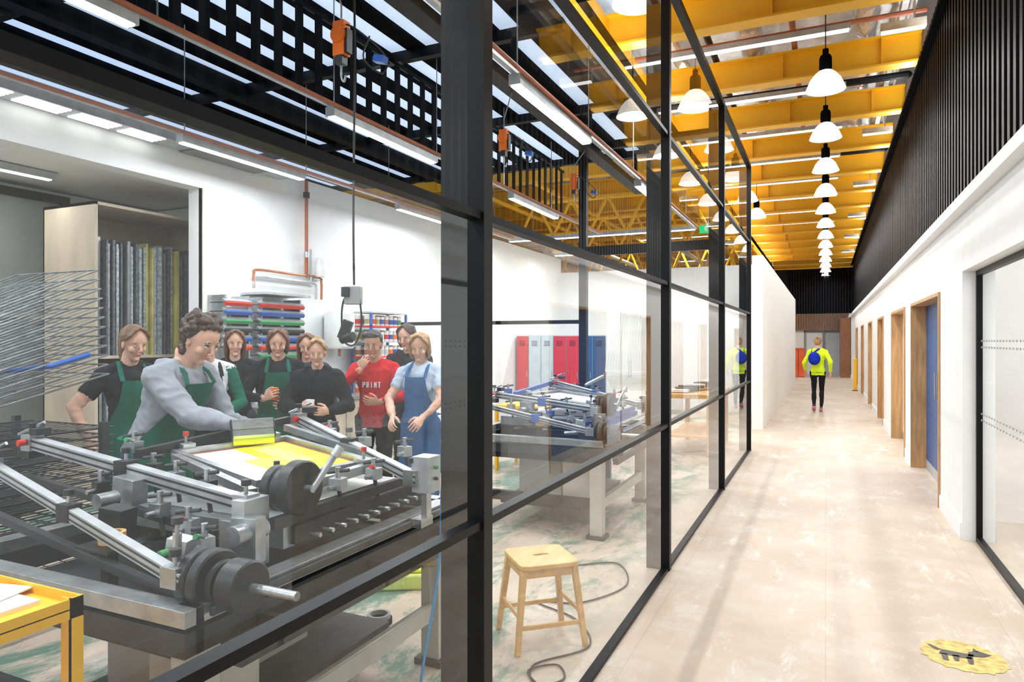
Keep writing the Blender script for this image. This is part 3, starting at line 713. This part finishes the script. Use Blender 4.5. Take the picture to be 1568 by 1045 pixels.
# ------------------------------------------------------------------ screen-printing press
def knob(b,p,m='red_plastic',ax=(0,0,1),r=.018):
    p=Vector(p); ax=Vector(ax).normalized(); b.cyl(p,p+ax*.03,.007,'alu',n=8); b.cyl(p+ax*.03,p+ax*.052,r,m,n=12)
def press(dx,dy,ink='yellow_ink',accent='dark_metal'):
    b=MB()
    def P(x,y,z): return (x+dx,y+dy,z)
    def bx(x0,x1,y0,y1,z0,z1,m): b.box(x0+dx,x1+dx,y0+dy,y1+dy,z0,z1,m)
    for z0,z1,m in((.75,.80,'alu'),(.66,.735,'dark_metal')):
        bx(-1.79,-1.71,1.46,3.02,z0,z1,m); bx(-3.06,-2.98,1.46,2.28,z0,z1,m); bx(-3.06,-1.71,1.42,1.49,z0,z1,m); bx(-2.9,-1.71,2.98,3.05,z0,z1,m); bx(-2.92,-2.85,2.28,3.0,z0,z1,m)
    bx(-3.0,-2.88,2.22,2.30,.66,.8,'dark_metal')
    bx(-1.70,-1.685,1.5,3.0,.765,.79,'dark_metal'); bx(-1.66,-1.62,1.55,3.0,.60,.65,'dark_metal')
    for y in(1.7,2.3,2.85): bx(-1.71,-1.62,y,y+.03,.6,.70,'dark_metal')
    for x,y in((-1.78,1.52),(-1.78,2.95),(-2.85,2.9),(-2.97,1.52)):
        bx(x-.05,x+.05,y-.05,y+.05,.03,.66,'beige_steel'); bx(x-.075,x+.075,y-.075,y+.075,0,.03,'dark_metal')
    bx(-1.8,-1.76,1.6,2.9,.22,.30,'beige_steel'); bx(-2.95,-1.8,1.55,1.6,.22,.30,'dark_metal')
    bx(-2.7,-1.95,1.62,2.8,.18,.22,'dark_metal'); bx(-2.95,-1.8,1.5,2.95,.60,.655,'dark_metal')
    bx(-2.6,-2.2,1.8,2.5,.22,.58,'beige_steel'); b.obox(P(-2.0,1.75,.40),(.28,.22,.36),'beige_steel',(0,0,12)); bx(-2.0,-1.92,1.66,1.72,.22,.6,'alu')
    bx(-2.86,-1.86,2.02,2.95,.80,.88,'dark_metal'); bx(-2.84,-1.88,2.04,2.93,.88,.90,'alu_light')
    bx(-2.62,-2.0,2.2,2.8,.905,.908,'paper')
    bx(-2.86,-1.84,1.96,2.02,.82,.90,'alu'); bx(-1.86,-1.82,2.0,2.97,.83,.90,accent)
    for i in range(12): knob(b,P(-1.80,2.06+i*.075,.86),'alu',(1,0,0),.009)
    A0,A1=P(-3.42,1.97,1.13),P(-1.88,1.86,1.0); B0,B1=P(-3.3,1.74,1.07),P(-1.80,1.49,.86); C0,C1=P(-2.76,3.04,1.16),P(-1.66,2.60,.98)
    if dy>1: A0,B0=P(-2.95,1.94,1.10),P(-2.9,1.69,1.02)
    for p0,p1,w,h in((A0,A1,.045,.055),(B0,B1,.035,.045),(C0,C1,.04,.05)):
        b.beam(p0,p1,w,h,'alu_light')
        v0,v1=Vector(p0),Vector(p1)
        for s_ in(-1,1):
            for zz in(-.25,.25): b.beam(v0+Vector((0,s_*(w/2+.001),zz*h)),v1+Vector((0,s_*(w/2+.001),zz*h)),.003,h*.16,'dark_metal')
        for t in(.03,.5,.97):
            q=v0.lerp(v1,t); b.obox(q,(.07,w+.02,h+.02),'alu' if t!=.5 else accent); knob(b,q+Vector((0,0,h/2+.01)),'dark_metal')
    if dy<1: b.beam(P(-3.3,1.9,.98),P(-2.0,1.80,.90),.03,.03,'dark_metal'); b.beam(P(-3.2,1.62,.93),P(-1.9,1.52,.80),.03,.03,'dark_metal')
    for p,m in((A0,'red_plastic'),(C0,'red_plastic'),(B0,'yellow_ink')):
        v=Vector(p); b.cyl(v+Vector((.05,-.04,-.0)),v+Vector((.05,-.07,0)),.015,m,n=12); b.cyl(v+Vector((-.03,-.02,.03)),v+Vector((.1,.02,.09)),.008,'alu',n=8)
        b.obox(v+Vector((.02,0,-.05)),(.09,.06,.05),'dark_metal'); b.obox(v+Vector((.10,.0,.05)),(.05,.07,.03),'dark_metal')
    b.beam(P(-2.66,2.16,1.075),P(-1.98,1.95,1.02),.035,.035,'alu'); b.beam(P(-2.72,2.92,1.12),P(-2.0,2.74,1.04),.035,.035,'alu')
    b.beam(P(-2.76,2.05,1.10),P(-2.78,3.0,1.15),.035,.04,accent); b.beam(P(-1.93,1.88,1.0),P(-1.92,2.72,1.02),.04,.04,'alu_light')
    b.beam(P(-1.84,1.9,.93),P(-1.84,2.9,.93),.03,.04,accent)
    C=Vector(P(-2.34,2.43,1.055)); X=Matrix.Translation(C)@Matrix.Rotation(R2(-12),4,'Z')@Matrix.Rotation(R2(5),4,'Y')
    a,c,t=.34,.31,.030
    for q in((-a,a,-c,-c+t),(-a,a,c-t,c),(-a,-a+t,-c+t,c-t),(a-t,a,-c+t,c-t)): b.box(q[0],q[1],q[2],q[3],-.015,.015,'alu',X)
    b.box(-a+t,a-t,-c+t,c-t,-.012,-.009,'mesh_white',X)
    for q in((-a+t,a-t,-c+t,-c+t+.02),(-a+t,a-t,c-t-.02,c-t),(-a+t,-a+t+.02,-c+t,c-t),(a-t-.02,a-t,-c+t,c-t)): b.box(q[0],q[1],q[2],q[3],-.009,-.0075,'copper',X)
    b.box(-a+t+.025,a-t-.03,-.03,c-t-.025,-.009,-.006,ink,X); b.box(-.05,a-t-.03,-.12,-.03,-.009,-.0062,ink,X)
    if ink=='yellow_ink': b.box(-.22,.12,.03,.15,-.006,-.0045,'lime_cloth',X)
    for sx in(-1,1):
        for sy in(-1,1):
            X2=X@Matrix.Translation((sx*(a+.02),sy*(c-.08),0)); b.box(-.035,.035,-.03,.03,-.02,.035,'alu',X2)
            q=X2@Vector((0,0,.035)); knob(b,q,'red_plastic' if sx*sy>0 else 'dark_metal',r=.013)
    for p in((-2.62,2.02,1.05),(-2.42,1.97,1.04),(-2.2,1.93,1.03),(-1.98,2.98,1.03),(-2.25,3.0,1.06),(-2.5,3.02,1.09),(-1.86,2.3,1.0),(-1.86,2.55,1.0),(-2.85,2.1,1.12),(-2.3,1.80,.96),(-2.1,1.76,.93),(-2.7,1.84,1.0),(-1.95,1.70,.90)):
        v=Vector(P(*p)); b.obox(v,(.06,.05,.05),random.choice(['alu',accent,'alu_light']),(0,0,random.uniform(-20,20))); b.cyl(v+Vector((0,0,.02)),v+Vector((.0,0,.07)),.012,'alu',n=10); b.cyl(v+Vector((-.05,-.01,.045)),v+Vector((.05,.01,.06)),.008,'dark_metal',n=8)
        b.cyl(v+Vector((0,-.02,-.01)),v+Vector((.0,-.06,-.01)),.010,'alu',n=10); b.cyl(v,v+Vector((.02,.0,-.10)),.009,'dark_metal',n=8)
        if random.random()<.3: knob(b,v+Vector((.02,-.02,.03)),random.choice(['red_plastic','green_plastic']),(.3,-1,.3),.010)
    bx(-1.93,-1.87,1.80,1.92,.78,1.03,'alu_light'); bx(-1.97,-1.82,1.78,1.80,.80,.96,'alu'); b.obox(P(-1.85,1.80,.90),(.10,.06,.16),'alu',(0,0,10)); b.cyl(P(-1.84,1.72,.93),P(-1.84,1.86,.93),.035,'alu',n=16)
    b.obox(P(-1.86,1.56,.83),(.14,.12,.13),'dark_metal',(0,0,-8)); b.obox(P(-1.97,1.62,.9),(.07,.07,.08),'alu_light',(0,10,20)); b.cyl(P(-1.97,1.57,.90),P(-1.97,1.54,.90),.016,'green_plastic',n=12)
    b.cyl(P(-2.1,1.62,.82),P(-1.7,1.62,.86),.018,'alu',n=10); b.cyl(P(-1.9,1.55,.75),P(-1.9,1.55,.98),.014,'alu',n=10); knob(b,P(-1.9,1.55,.98),'dark_metal')
    b.obox(P(-2.55,1.86,1.0),(.12,.07,.10),'alu',(0,5,0)); b.cyl(P(-2.55,1.80,.98),P(-2.55,1.72,.98),.03,'alu',n=14); b.obox(P(-2.4,1.70,.93),(.10,.08,.10),'dark_metal',(0,5,10))
    def disc(x0,x1,y,z,r):
        g=.006; x0+=dx;x1+=dx
        vs,fs=loft([(x0,y+dy,z),(x0+g,y+dy,z),(x1-g,y+dy,z),(x1,y+dy,z)],[r-g,r,r,r-g],40,None,False); b.add(vs,fs,'weight_black')
    disc(-1.83,-1.785,1.57,.843,.098); disc(-1.78,-1.735,1.57,.843,.098); disc(-1.73,-1.705,1.57,.843,.07); disc(-1.68,-1.60,1.57,.843,.080)
    b.cyl(P(-1.9,1.57,.843),P(-1.42,1.57,.843),.014,'alu',n=14)
    disc(-1.95,-1.905,2.03,1.03,.088); disc(-1.90,-1.86,2.03,1.03,.088); disc(-1.855,-1.795,2.03,1.04,.104)
    b.cyl(P(-2.0,2.03,1.04),P(-1.76,2.03,1.04),.014,'alu',n=14); b.cyl(P(-1.77,2.03,1.03),P(-1.72,2.12,1.17),.013,'alu',n=12); b.cyl(P(-1.725,2.11,1.155),P(-1.71,2.13,1.19),.018,'alu_light',n=12)
    bx(-1.69,-1.60,2.60,2.70,.92,1.08,'alu_light'); bx(-1.66,-1.63,2.63,2.67,.80,.92,'alu'); bx(-1.70,-1.64,2.6,2.7,.76,.80,'alu'); b.cyl(P(-1.6,2.65,1.03),P(-1.585,2.65,1.03),.008,'green_plastic',n=10); b.cyl(P(-1.6,2.65,.98),P(-1.585,2.65,.98),.008,'dark_metal',n=10)
    b.tube(crom([P(-1.9,1.65,.8),P(-1.87,1.7,.6),P(-1.95,1.75,.45),P(-1.85,1.9,.62)]),.006,'cable_black',6)
    b.lathe([(.045,.0),(.045,.04),(.030,.04),(.030,0),(.045,0)],P(-2.33,1.63,.875),'birch'); bx(-2.42,-2.24,1.55,1.70,.86,.873,'dark_metal'); bx(-2.35,-2.31,1.60,1.64,0.65,.86,'dark_metal')
    return b.obj('screen_printing_press',bevel=.0025)
press(0,0); press(.10,3.80,'locker_grey','blue_plastic')
b=MB(); X=Matrix.Translation((-2.585,2.555,1.085))@Matrix.Rotation(R2(58),4,'Z')@Matrix.Rotation(R2(-24),4,'X')
b.box(-.10,.10,-.010,.010,.035,.12,'alu',X); b.box(-.10,.10,-.016,.016,.08,.13,'alu',X); b.box(-.098,.098,-.006,.006,0,.035,'yellow_ink',X); b.box(-.10,.10,-.012,.012,.03,.045,'lime_cloth',X); b.box(-.105,-.10,-.018,.018,.03,.132,'dark_metal',X); b.box(.10,.105,-.018,.018,.03,.132,'dark_metal',X)
b.obj('squeegee',bevel=.002)

# ------------------------------------------------------------------ stool
b=MB(); X=Matrix.Translation((-1.396,3.41,0))@Matrix.Rotation(R2(42),4,'Z')
sw,sd,sh=.165,.145,.45
def seat(b):
    n=40; hs=(.045,.014)
    outer=[];inner=[]
    for j in range(n):
        t=2*math.pi*j/n; c,s_=math.cos(t),math.sin(t)
        p=.22; outer.append((math.copysign(abs(c)**p,c)*sw*1.0,math.copysign(abs(s_)**p,s_)*sd*1.15))
        inner.append((math.copysign(abs(c)**.7,c)*hs[0],math.copysign(abs(s_)**.7,s_)*hs[1]))
    vs=[];fs=[]
    for z in(sh-.028,sh):
        vs+=[(x,y,z-(.004 if z==sh else 0)) for x,y in outer]
        vs+=[(x,y,z) for x,y in inner]
    o0,i0,o1,i1=0,n,2*n,3*n
    for j in range(n):
        k=(j+1)%n
        fs+=[(o0+j,o0+k,o1+k,o1+j),(o1+j,o1+k,i1+k,i1+j),(i0+j,i1+j,i1+k,i0+k),(o0+j,i0+j,i0+k,o0+k)]
    b.add(vs,fs,'birch',X)
seat(b)
def bm(p0,p1,w,h,mt):
    t=MB(); t.beam(p0,p1,w,h,mt); b.add([X@v for v in t.v],t.f,mt)
L4={}
for sx in(-1,1):
    for sy in(-1,1):
        t0=Vector((sx*(sw-.025),sy*(sd-.015),sh-.028)); t1=Vector((sx*(sw+.022),sy*(sd+.028),0)); L4[sx,sy]=(t0,t1)
        vs=[]
        for p,w in((t0,.017),(t1,.014)):
            vs+=[(p.x-w,p.y-w,p.z),(p.x+w,p.y-w,p.z),(p.x+w,p.y+w,p.z),(p.x-w,p.y+w,p.z)]
        b.add(vs,[(0,1,2,3),(4,7,6,5),(0,4,5,1),(1,5,6,2),(2,6,7,3),(3,7,4,0)],'birch',X)
def at(k,z): p,q=L4[k]; t=(p.z-z)/(p.z-q.z); return p.lerp(q,t)
for a,c,z in(((-1,-1),(1,-1),.13),((-1,1),(1,1),.13),((-1,-1),(-1,1),.18),((1,-1),(1,1),.18),((-1,-1),(1,-1),.395),((-1,1),(1,1),.395),((-1,-1),(-1,1),.395),((1,-1),(1,1),.395)):
    bm(at(a,z),at(c,z),.014,.045 if z>.3 else .024,'birch')
b.obj('wooden_stool',bevel=.004)

# ------------------------------------------------------------------ yellow trolley
b=MB(); x0,x1,y0,y1=-2.9,-1.97,.62,1.29
for z in(.83,.30):
    b.box(x0,x1,y0,y1,z-.004,z+.0,'yellow_steel')
    for q in((x0,x1,y0,y0+.006),(x0,x1,y1-.006,y1),(x0,x0+.006,y0,y1),(x1-.006,x1,y0,y1)): b.box(q[0],q[1],q[2],q[3],z-.03,z+.028,'yellow_steel')
for x in(x0,x1-.04):
    for y in(y0,y1-.04):
        b.box(x,x+.04,y,y+.005,.09,.86,'yellow_steel'); b.box(x if x==x0 else x+.035,x+.005 if x==x0 else x+.04,y,y+.04,.09,.86,'yellow_steel')
        b.cyl((x+.02,y+.008,.045),(x+.02,y+.035,.045),.045,'black_matt',n=20); b.box(x+.005,x+.035,y+.003,y+.04,.045,.095,'alu')
b.box(x0+.1,x1-.12,y0+.06,y1-.05,.83,.842,'paper'); b.obox((-2.3,1.05,.846),(.3,.42,.004),'paper',(0,0,14))
for i in range(16): b.cyl((-2.85+i*.055,1.12,.302),(-2.85+i*.055,1.12,.36+.03*(i%3)),.022,random.choice(['red_plastic','mesh_white','copper','green_plastic','dark_metal']),n=12)
b.obj('yellow_trolley')

# ------------------------------------------------------------------ wire drying rack
def tray(b,X,w,d,nw=12,r=.0028,m='rack_wire'):
    pts=[(0,0,0),(w,0,0),(w,d,0),(0,d,0),(0,0,0)]
    t=MB(); t.tube(pts,.0055,m,6)
    for i in range(1,nw): x=w*i/nw; t.tube([(x,0,0),(x,d,0)],r,m,4)
    for j in range(1,4): y=d*j/4; t.tube([(0,y,-.004),(w,y,-.004)],r*1.2,m,4)
    b.add([X@v for v in t.v],t.f,m)
b=MB(); bx0,by0=-4.72,1.75
for i in range(17): tray(b,Matrix.Translation((bx0,by0,.28+i*.05)),.8,1.0,m='dark_metal')
for i in range(12): tray(b,Matrix.Translation((bx0,by0,1.16+i*.040))@Matrix.Rotation(R2(14+i*1.0),4,'X'),.8,1.0,9,.0026)
for x in(bx0-.03,bx0+.83):
    b.box(x-.018,x+.018,by0-.04,by0,.1,1.7,'dark_metal'); b.box(x-.018,x+.018,by0+.9,by0+.94,.1,1.12,'dark_metal'); b.box(x-.018,x+.018,by0-.04,by0+1.02,.1,.15,'dark_metal')
    for y in(by0,by0+.95): b.cyl((x-.015,y,.05),(x+.015,y,.05),.05,'black_matt',n=18)
b.box(bx0-.05,bx0+.85,by0-.04,by0,.2,.25,'dark_metal')
b.tube([(bx0+.5,by0+.5,1.42),(bx0+.82,by0+.62,1.46),(bx0+.84,by0+.82,1.52)],.014,'blue_plastic',8)
b.obj('print_drying_rack')
b=MB()
for i in range(14): tray(b,Matrix.Translation((-2.62,8.9,.95+i*.012))@Matrix.Rotation(R2(70),4,'X')@Matrix.Translation((0,0,i*.022)),.6,1.15,16,m='mesh_white')
for i in range(8): tray(b,Matrix.Translation((-2.62,8.35,.3+i*.07)),.6,.8,10,m='mesh_white')
for x in(-2.65,-2.0): 
    for y in(8.35,9.15): b.box(x-.015,x+.015,y-.015,y+.015,0,.98,'alu')
b.obj('print_drying_rack')

# ------------------------------------------------------------------ cabinet with stored screens
b=MB(); X0,X1,Y0,Y1=-7.45,-6.62,4.45,5.95
b.box(X0,X1,Y0,Y0+.03,0,3.0,'plywood'); b.box(X0,X1,Y1-.03,Y1,0,3.0,'plywood'); b.box(X0,X0+.02,Y0,Y1,0,3.0,'plywood'); b.box(X0,X1,Y0,Y1,2.97,3.0,'plywood')
for z in(.1,1.42): b.box(X0,X1-.02,Y0+.03,Y1-.03,z,z+.03,'plywood')
y=Y0+.07; cnt=0
while y<Y1-.08:
    for z0 in(.13,1.45):
        hh=random.uniform(1.12,1.22) if z0>1 else 1.1; w=random.uniform(.020,.034)
        mm=random.choice(['frame_alu','frame_alu','frame_dark','alu','frame_dark'])
        if cnt in(14,15,22): mm='frame_yellow'
        b.box(X0+.1,X1-.03-random.random()*.10,y,y+w,z0,z0+hh,mm)
    y+=.042; cnt+=1
b.obj('screen_storage_cabinet')
b=MB()
for (y0,w,n,zt_) in((5.25,.32,6,2.03),(5.75,.62,7,2.03)):
    for x in(0,1): b.box(-5.98,-5.72,y0+x*(w),y0+x*w+.02,1.35,zt_+.06,'alu')
    cols=['red_plastic','blue_plastic','green_plastic','dark_metal','blue_plastic','red_plastic','green_plastic']
    for i in range(n):
        z=zt_-i*.095; b.obox((-5.72,y0+w/2,z),(.05,w*1.15,.022),'alu_light',(0,30,0)); b.obox((-5.70,y0+w/2,z-.032),(.04,w*1.12,.04),cols[i],(0,30,0)); b.obox((-5.85,y0+w/2,z-.02),(.2,w,.012),'alu')
b.box(-5.99,-5.62,5.72,6.45,2.12,2.15,'alu_light')
b.obj('squeegee_wall_rack',bevel=.002)
b=MB()
for k,z in enumerate((2.42,2.34)):
    b.tube(crom([(-5.93,5.85,2.22),(-5.93,5.85,z-.05),(-5.93,5.92,z),(-5.93,6.5,z),(-5.93,6.95-k*.1,z),(-5.93,7.0-k*.1,z-.06),(-5.93,7.0-k*.1,2.15)],5),.016,'copper' if k==0 else 'alu_light',8)
b.tube([(-5.93,6.72,3.6),(-5.93,6.72,2.42)],.022,'rust_pipe',10); b.tube([(-5.93,6.80,2.75),(-5.93,6.80,2.3)],.014,'alu_light',8)
b.cyl((-5.93,6.72,3.4),(-5.93,6.72,3.47),.04,'dark_metal'); b.cyl((-5.93,6.72,2.65),(-5.93,6.72,2.72),.03,'alu')
b.lathe([(.001,.25),(.05,.24),(.07,.2),(.075,.05),(.06,0),(.001,0)],(-5.88,6.92,2.42),'tub_white')
b.box(-5.995,-5.93,6.85,7.0,2.38,2.42,'alu')
b.obj('copper_pipework')
b=MB(); vs,fs=loft([(-5.8,7.2,1.5),(-5.8,7.2,1.53),(-5.8,7.2,1.95),(-5.8,7.2,1.98)],[(.16,.19),(.185,.21),(.185,.21),(.16,.19)],28,(1,0,0),False); b.add(vs,fs,'tub_white'); b.box(-6,-5.9,7.1,7.3,1.6,1.9,'grey_paint'); b.cyl((-5.8,7.2,1.4),(-5.8,7.2,1.5),.02,'copper'); b.box(-5.62,-5.605,7.16,7.24,1.58,1.63,'dark_metal'); b.obj('water_heater')
b=MB(); X0,X1,Y0,Y1=-5.9,-5.55,7.55,8.42
for x in(X0,X1-.03):
    for y in(Y0,Y1-.03): b.box(x,x+.03,y,y+.03,0,1.98,'blue_plastic')
cs=['red_plastic','orange_plastic','blue_plastic','green_plastic','frame_yellow','locker_grey','dark_metal','copper']
for k,z in enumerate((.5,.85,1.15,1.37,1.58,1.79)):
    b.box(X0,X1,Y0,Y1,z,z+.02,'red_plastic' if k%2 else 'alu_light')
    for j in range(8):
        for xx in(.09,.24):
            y=Y0+.06+j*.105; h=.13; c=random.choice(cs)
            b.cyl((X0+xx,y,z+.02),(X0+xx,y,z+.02+h),.042,'tub_white',n=14); b.cyl((X0+xx,y,z+.045),(X0+xx,y,z+.11),.0435,c,n=14); b.cyl((X0+xx,y,z+.02+h),(X0+xx,y,z+.035+h),.046,random.choice(['tub_white','tub_white','dark_metal']),n=14)
b.box(X0,X1,Y0,Y1,1.98,2.0,'alu_light'); b.obj('ink_tub_shelf')
b=MB(); b.box(-5.98,-5.42,5.4,7.45,.86,.90,'worktop')
for j in range(4): b.box(-5.96,-5.46,5.42+j*.5,5.90+j*.5,.1,.86,'plywood'); b.cyl((-5.44,5.62+j*.5,.75),(-5.44,5.74+j*.5,.75),.007,'alu',n=8)
b.box(-5.94,-5.5,5.45,7.4,0,.1,'black_matt')
for i in range(14): y=5.55+i*.13; h=random.uniform(.12,.28); b.cyl((-5.7,y,.9),(-5.7,y,.9+h),.035,random.choice(['tub_white','blue_plastic','orange_plastic','green_plastic','dark_metal']),n=12); b.cyl((-5.7,y,.9+h),(-5.7,y,.94+h),.015,'dark_metal',n=10)
b.obj('workshop_counter',bevel=.003)
b=MB(); px,py=-2.64,3.41
b.tube(crom([(px,py,3.95),(px+.01,py,3.4),(px,py,2.4),(px+.005,py,1.95)]),.007,'cable_black',8)
b.obox((px,py,1.88),(.10,.07,.11),'grey_paint',(0,0,24)); b.obox((px-.02,py-.05,1.9),(.05,.03,.06),'dark_metal',(0,0,24)); b.obox((px-.06,py,1.67),(.06,.05,.12),'weight_black',(0,20,24)); b.cyl((px-.09,py,1.61),(px+.0,py,1.63),.03,'weight_black')
b.tube(crom([(px+.05,py,1.85),(px+.06,py,1.7),(px+.01,py,1.58),(px-.07,py,1.60),(px-.09,py,1.75),(px-.07,py,1.86),(px,py,1.92)]),.006,'cable_black',8)
b.obj('hanging_control_pendant',bevel=.004)
b=MB(); b.box(-2.74,-2.66,-2,10.8,3.98,4.08,'black_steel'); b.box(-2.78,-2.62,-2,10.8,3.96,3.98,'black_steel')
for y in(-1,1.3,3.6,5.9,8.2,10.5): b.box(-2.72,-2.68,y,y+.06,4.08,4.47,'black_steel')
b.box(-3.9,-1.5,2.2,2.27,3.80,3.87,'black_steel'); b.cyl((-3.8,2.23,3.87),(-3.8,2.23,4.47),.012,'black_steel',n=8); b.cyl((-1.6,2.23,3.87),(-1.6,2.23,4.8),.012,'black_steel',n=8)
b.obj('hoist_track')
for x,y,z in((-2.58,3.22,3.37),(-2.78,5.87,3.51),(-2.84,8.04,3.58)):
    b=MB(); b.obox((x,y,z),(.08,.06,.2),'orange_plastic'); b.cyl((x,y-.04,z+.02),(x,y+.04,z+.02),.05,'orange_plastic'); b.obox((x,y,z-.125),(.05,.05,.05),'dark_metal'); b.obox((x+.05,y,z-.02),(.02,.05,.14),'dark_metal')
    b.tube([(x,y,z+.1),(x-.0,y,z+.2),(-2.70,y,3.955)],.006,'alu',6); b.tube(crom([(x,y,z-.14),(x,y,z-.22),(x+.02,y,z-.25),(x+.03,y,z-.22)]),.007,'alu',6)
    b.tube(crom([(x,y,z+.1),(x+.12,y,z+.03),(x+.24,y+.1,z-.10),(x+.22,y+.1,z-.2),(x+.16,y,z-.14),(x+.2,y,z-.02)]),.005,'cable_black',6); b.obox((x+.24,y+.05,z-.14),(.07,.05,.04),'blue_plastic',(0,15,0))
    b.obj('tool_balancer')
b=MB(); X0=-5.95; cols=['locker_red','locker_grey','locker_grey','locker_red','locker_red','locker_blue','locker_blue']
for i,c in enumerate(cols):
    x=X0+i*.28; b.box(x,x+.275,13.2,13.65,.08,1.72,'locker_grey'); b.box(x+.008,x+.267,13.18,13.2,.1,1.70,c)
    for k in range(4): b.box(x+.07,x+.2,13.176,13.18,1.5+k*.03,1.51+k*.03,'black_matt')
    b.box(x+.235,x+.25,13.17,13.18,.85,.97,'alu')
b.box(X0,X0+1.95,13.25,13.6,0,.08,'black_matt'); b.obj('locker_row')
b=MB(); b.box(-2.85,-2.25,7.15,7.75,.35,.62,'navy_machine'); b.obox((-2.55,7.45,.72),(.5,.35,.22),'navy_machine',(0,18,0)); b.cyl((-2.75,7.2,.8),(-2.75,7.7,.8),.07,'navy_machine'); b.obox((-2.4,7.4,.95),(.12,.12,.3),'navy_machine',(0,-25,0)); b.cyl((-2.45,7.3,1.1),(-2.3,7.5,1.2),.02,'alu'); b.box(-2.6,-2.3,7.1,7.15,.4,.6,'dark_metal'); b.ell((-2.62,7.4,.98),(.09,.09,.09),'blue_plastic')
for x in(-2.82,-2.3):
    for y in(7.2,7.7): b.box(x-.03,x+.03,y-.03,y+.03,0,.35,'navy_machine')
b.obj('blue_press_machine',bevel=.008)
b=MB()
for x in(-3.7,-3.0):
    for y in(7.6,8.2): b.box(x-.02,x+.02,y-.02,y+.02,0,.8,'yellow_steel')
for z in(.3,.78): b.box(-3.72,-2.98,7.58,8.22,z,z+.03,'yellow_steel')
for i in range(5): b.cyl((-3.6+i*.13,7.9,.81),(-3.6+i*.13,7.9,.90),.03,'tub_white',n=12)
b.obj('yellow_stand',bevel=.003)
b=MB(); b.box(-2.1,-1.4,9.6,11.4,.80,.86,'birch'); b.box(-2.05,-1.45,9.65,11.35,.25,.28,'birch')
for x in(-2.05,-1.45):
    for y in(9.65,11.35): b.box(x-.035,x+.035,y-.035,y+.035,0,.80,'oak')
for i in range(9): b.obox((-1.9+.04*i,9.9+.14*i,.89+.01*i),(.25,.2,.04+.02*(i%3)),random.choice(['paper','mesh_white','locker_grey','dark_metal']),(0,0,i*17))
b.obj('workbench',bevel=.004)
b=MB(); b.obox((-2.5,3.85,.05),(.55,.35,.10),'lime_cloth',(0,0,30)); b.obox((-2.48,3.86,.115),(.50,.30,.03),'yellow_ink',(0,0,30)); b.obj('ink_tray',bevel=.02)
b=MB(); b.tube(crom([(-1.57,2.66,.93),(-1.56,2.62,.6),(-1.56,2.5,.25),(-1.55,2.4,.01),(-1.5,2.2,.01),(-1.45,1.9,.01),(-1.5,1.5,.01),(-1.6,1.2,.01)],8),.006,'cable_blue',8); b.obj('blue_cable')
b=MB(); b.tube(crom([(-1.6,4.6,.008),(-1.35,4.75,.008),(-1.18,4.35,.008),(-1.35,3.95,.008),(-1.6,3.85,.008),(-1.3,3.7,.008),(-1.12,3.4,.008),(-1.3,3.1,.008),(-1.22,2.92,.008),(-1.12,3.02,.008),(-1.2,3.14,.008),(-1.3,3.02,.012),(-1.2,2.9,.016)],8),.005,'cable_black',8); b.obj('floor_cable')
b=MB(); b.lathe([(.075,0),(.075,.03),(.06,.03),(.06,0)],(-2.3,3.2,.0),'black_matt'); b.lathe([(.065,.03),(.065,.055),(.05,.055),(.05,.03)],(-2.3,3.2,.0),'grey_paint'); b.obj('tape_roll')
b=MB(); n=60; vs=[(.635,4.1,.002)]
for j in range(n):
    t=2*math.pi*j/n; r=.18*(1+.04*math.sin(t*17)+.09*random.random()); vs.append((.635+math.cos(t)*r,4.1+math.sin(t)*r*1.0,.002))
b.add(vs,[(0,1+j,1+(j+1)%n) for j in range(n)],'logo_yellow')
def flat(pts): 
    k=len(pts); b.add([(.635+x,4.1+y,.004) for x,y in pts],[tuple(range(k))],'logo_black')
flat([(-.11,-.02),(.03,-.03),(.05,.03),(-.09,.04)]); flat([(.02,.0),(.09,.02),(.13,.06),(.08,.09),(.03,.06)]); flat([(-.10,-.09),(-.075,-.09),(-.07,-.01),(-.10,-.01)]); flat([(-.05,-.08),(-.03,-.08),(-.02,-.01),(-.05,-.01)]); flat([(.01,-.09),(.03,-.09),(.04,-.01),(.01,-.01)]); flat([(-.11,.02),(-.15,.08),(-.135,.085),(-.09,.04)]); flat([(.05,.07),(.06,.12),(.08,.08)])
b.obj('painted_floor_logo',smooth=False)
b=MB(); b.box(-2.02,-1.72,12.3,12.34,3.5,3.64,'exit_green'); b.box(-1.93,-1.89,12.295,12.3,3.53,3.61,'mesh_white'); b.box(-1.86,-1.78,12.295,12.3,3.56,3.58,'mesh_white'); b.cyl((-1.87,12.32,3.64),(-1.87,12.32,5.3),.008,'alu',n=6); b.obj('exit_sign')
b=MB(); b.cyl((.86,24.5,.0),(.86,24.5,1.0),.05,'yellow_steel'); b.ell((.86,24.5,1.0),.05,'yellow_steel'); b.cyl((.86,24.5,0),(.86,24.5,.02),.09,'dark_metal'); b.obj('yellow_bollard')

# ------------------------------------------------------------------ world + camera
w=bpy.data.worlds.new('World'); scene.world=w; w.use_nodes=True
bg=w.node_tree.nodes['Background']; bg.inputs[0].default_value=(.92,.95,1,1); bg.inputs[1].default_value=.7
cam=bpy.data.cameras.new('Camera'); cam.sensor_width=36; cam.lens=24.0; cam.clip_start=.02; cam.clip_end=200
co=bpy.data.objects.new('Camera',cam); co.location=(0,0,1.6); co.rotation_euler=(R2(90),0,R2(24.67)); scene.collection.objects.link(co); scene.camera=co
print('DONE polys',sum(len(o.data.polygons) for o in bpy.data.objects if o.type=='MESH'))
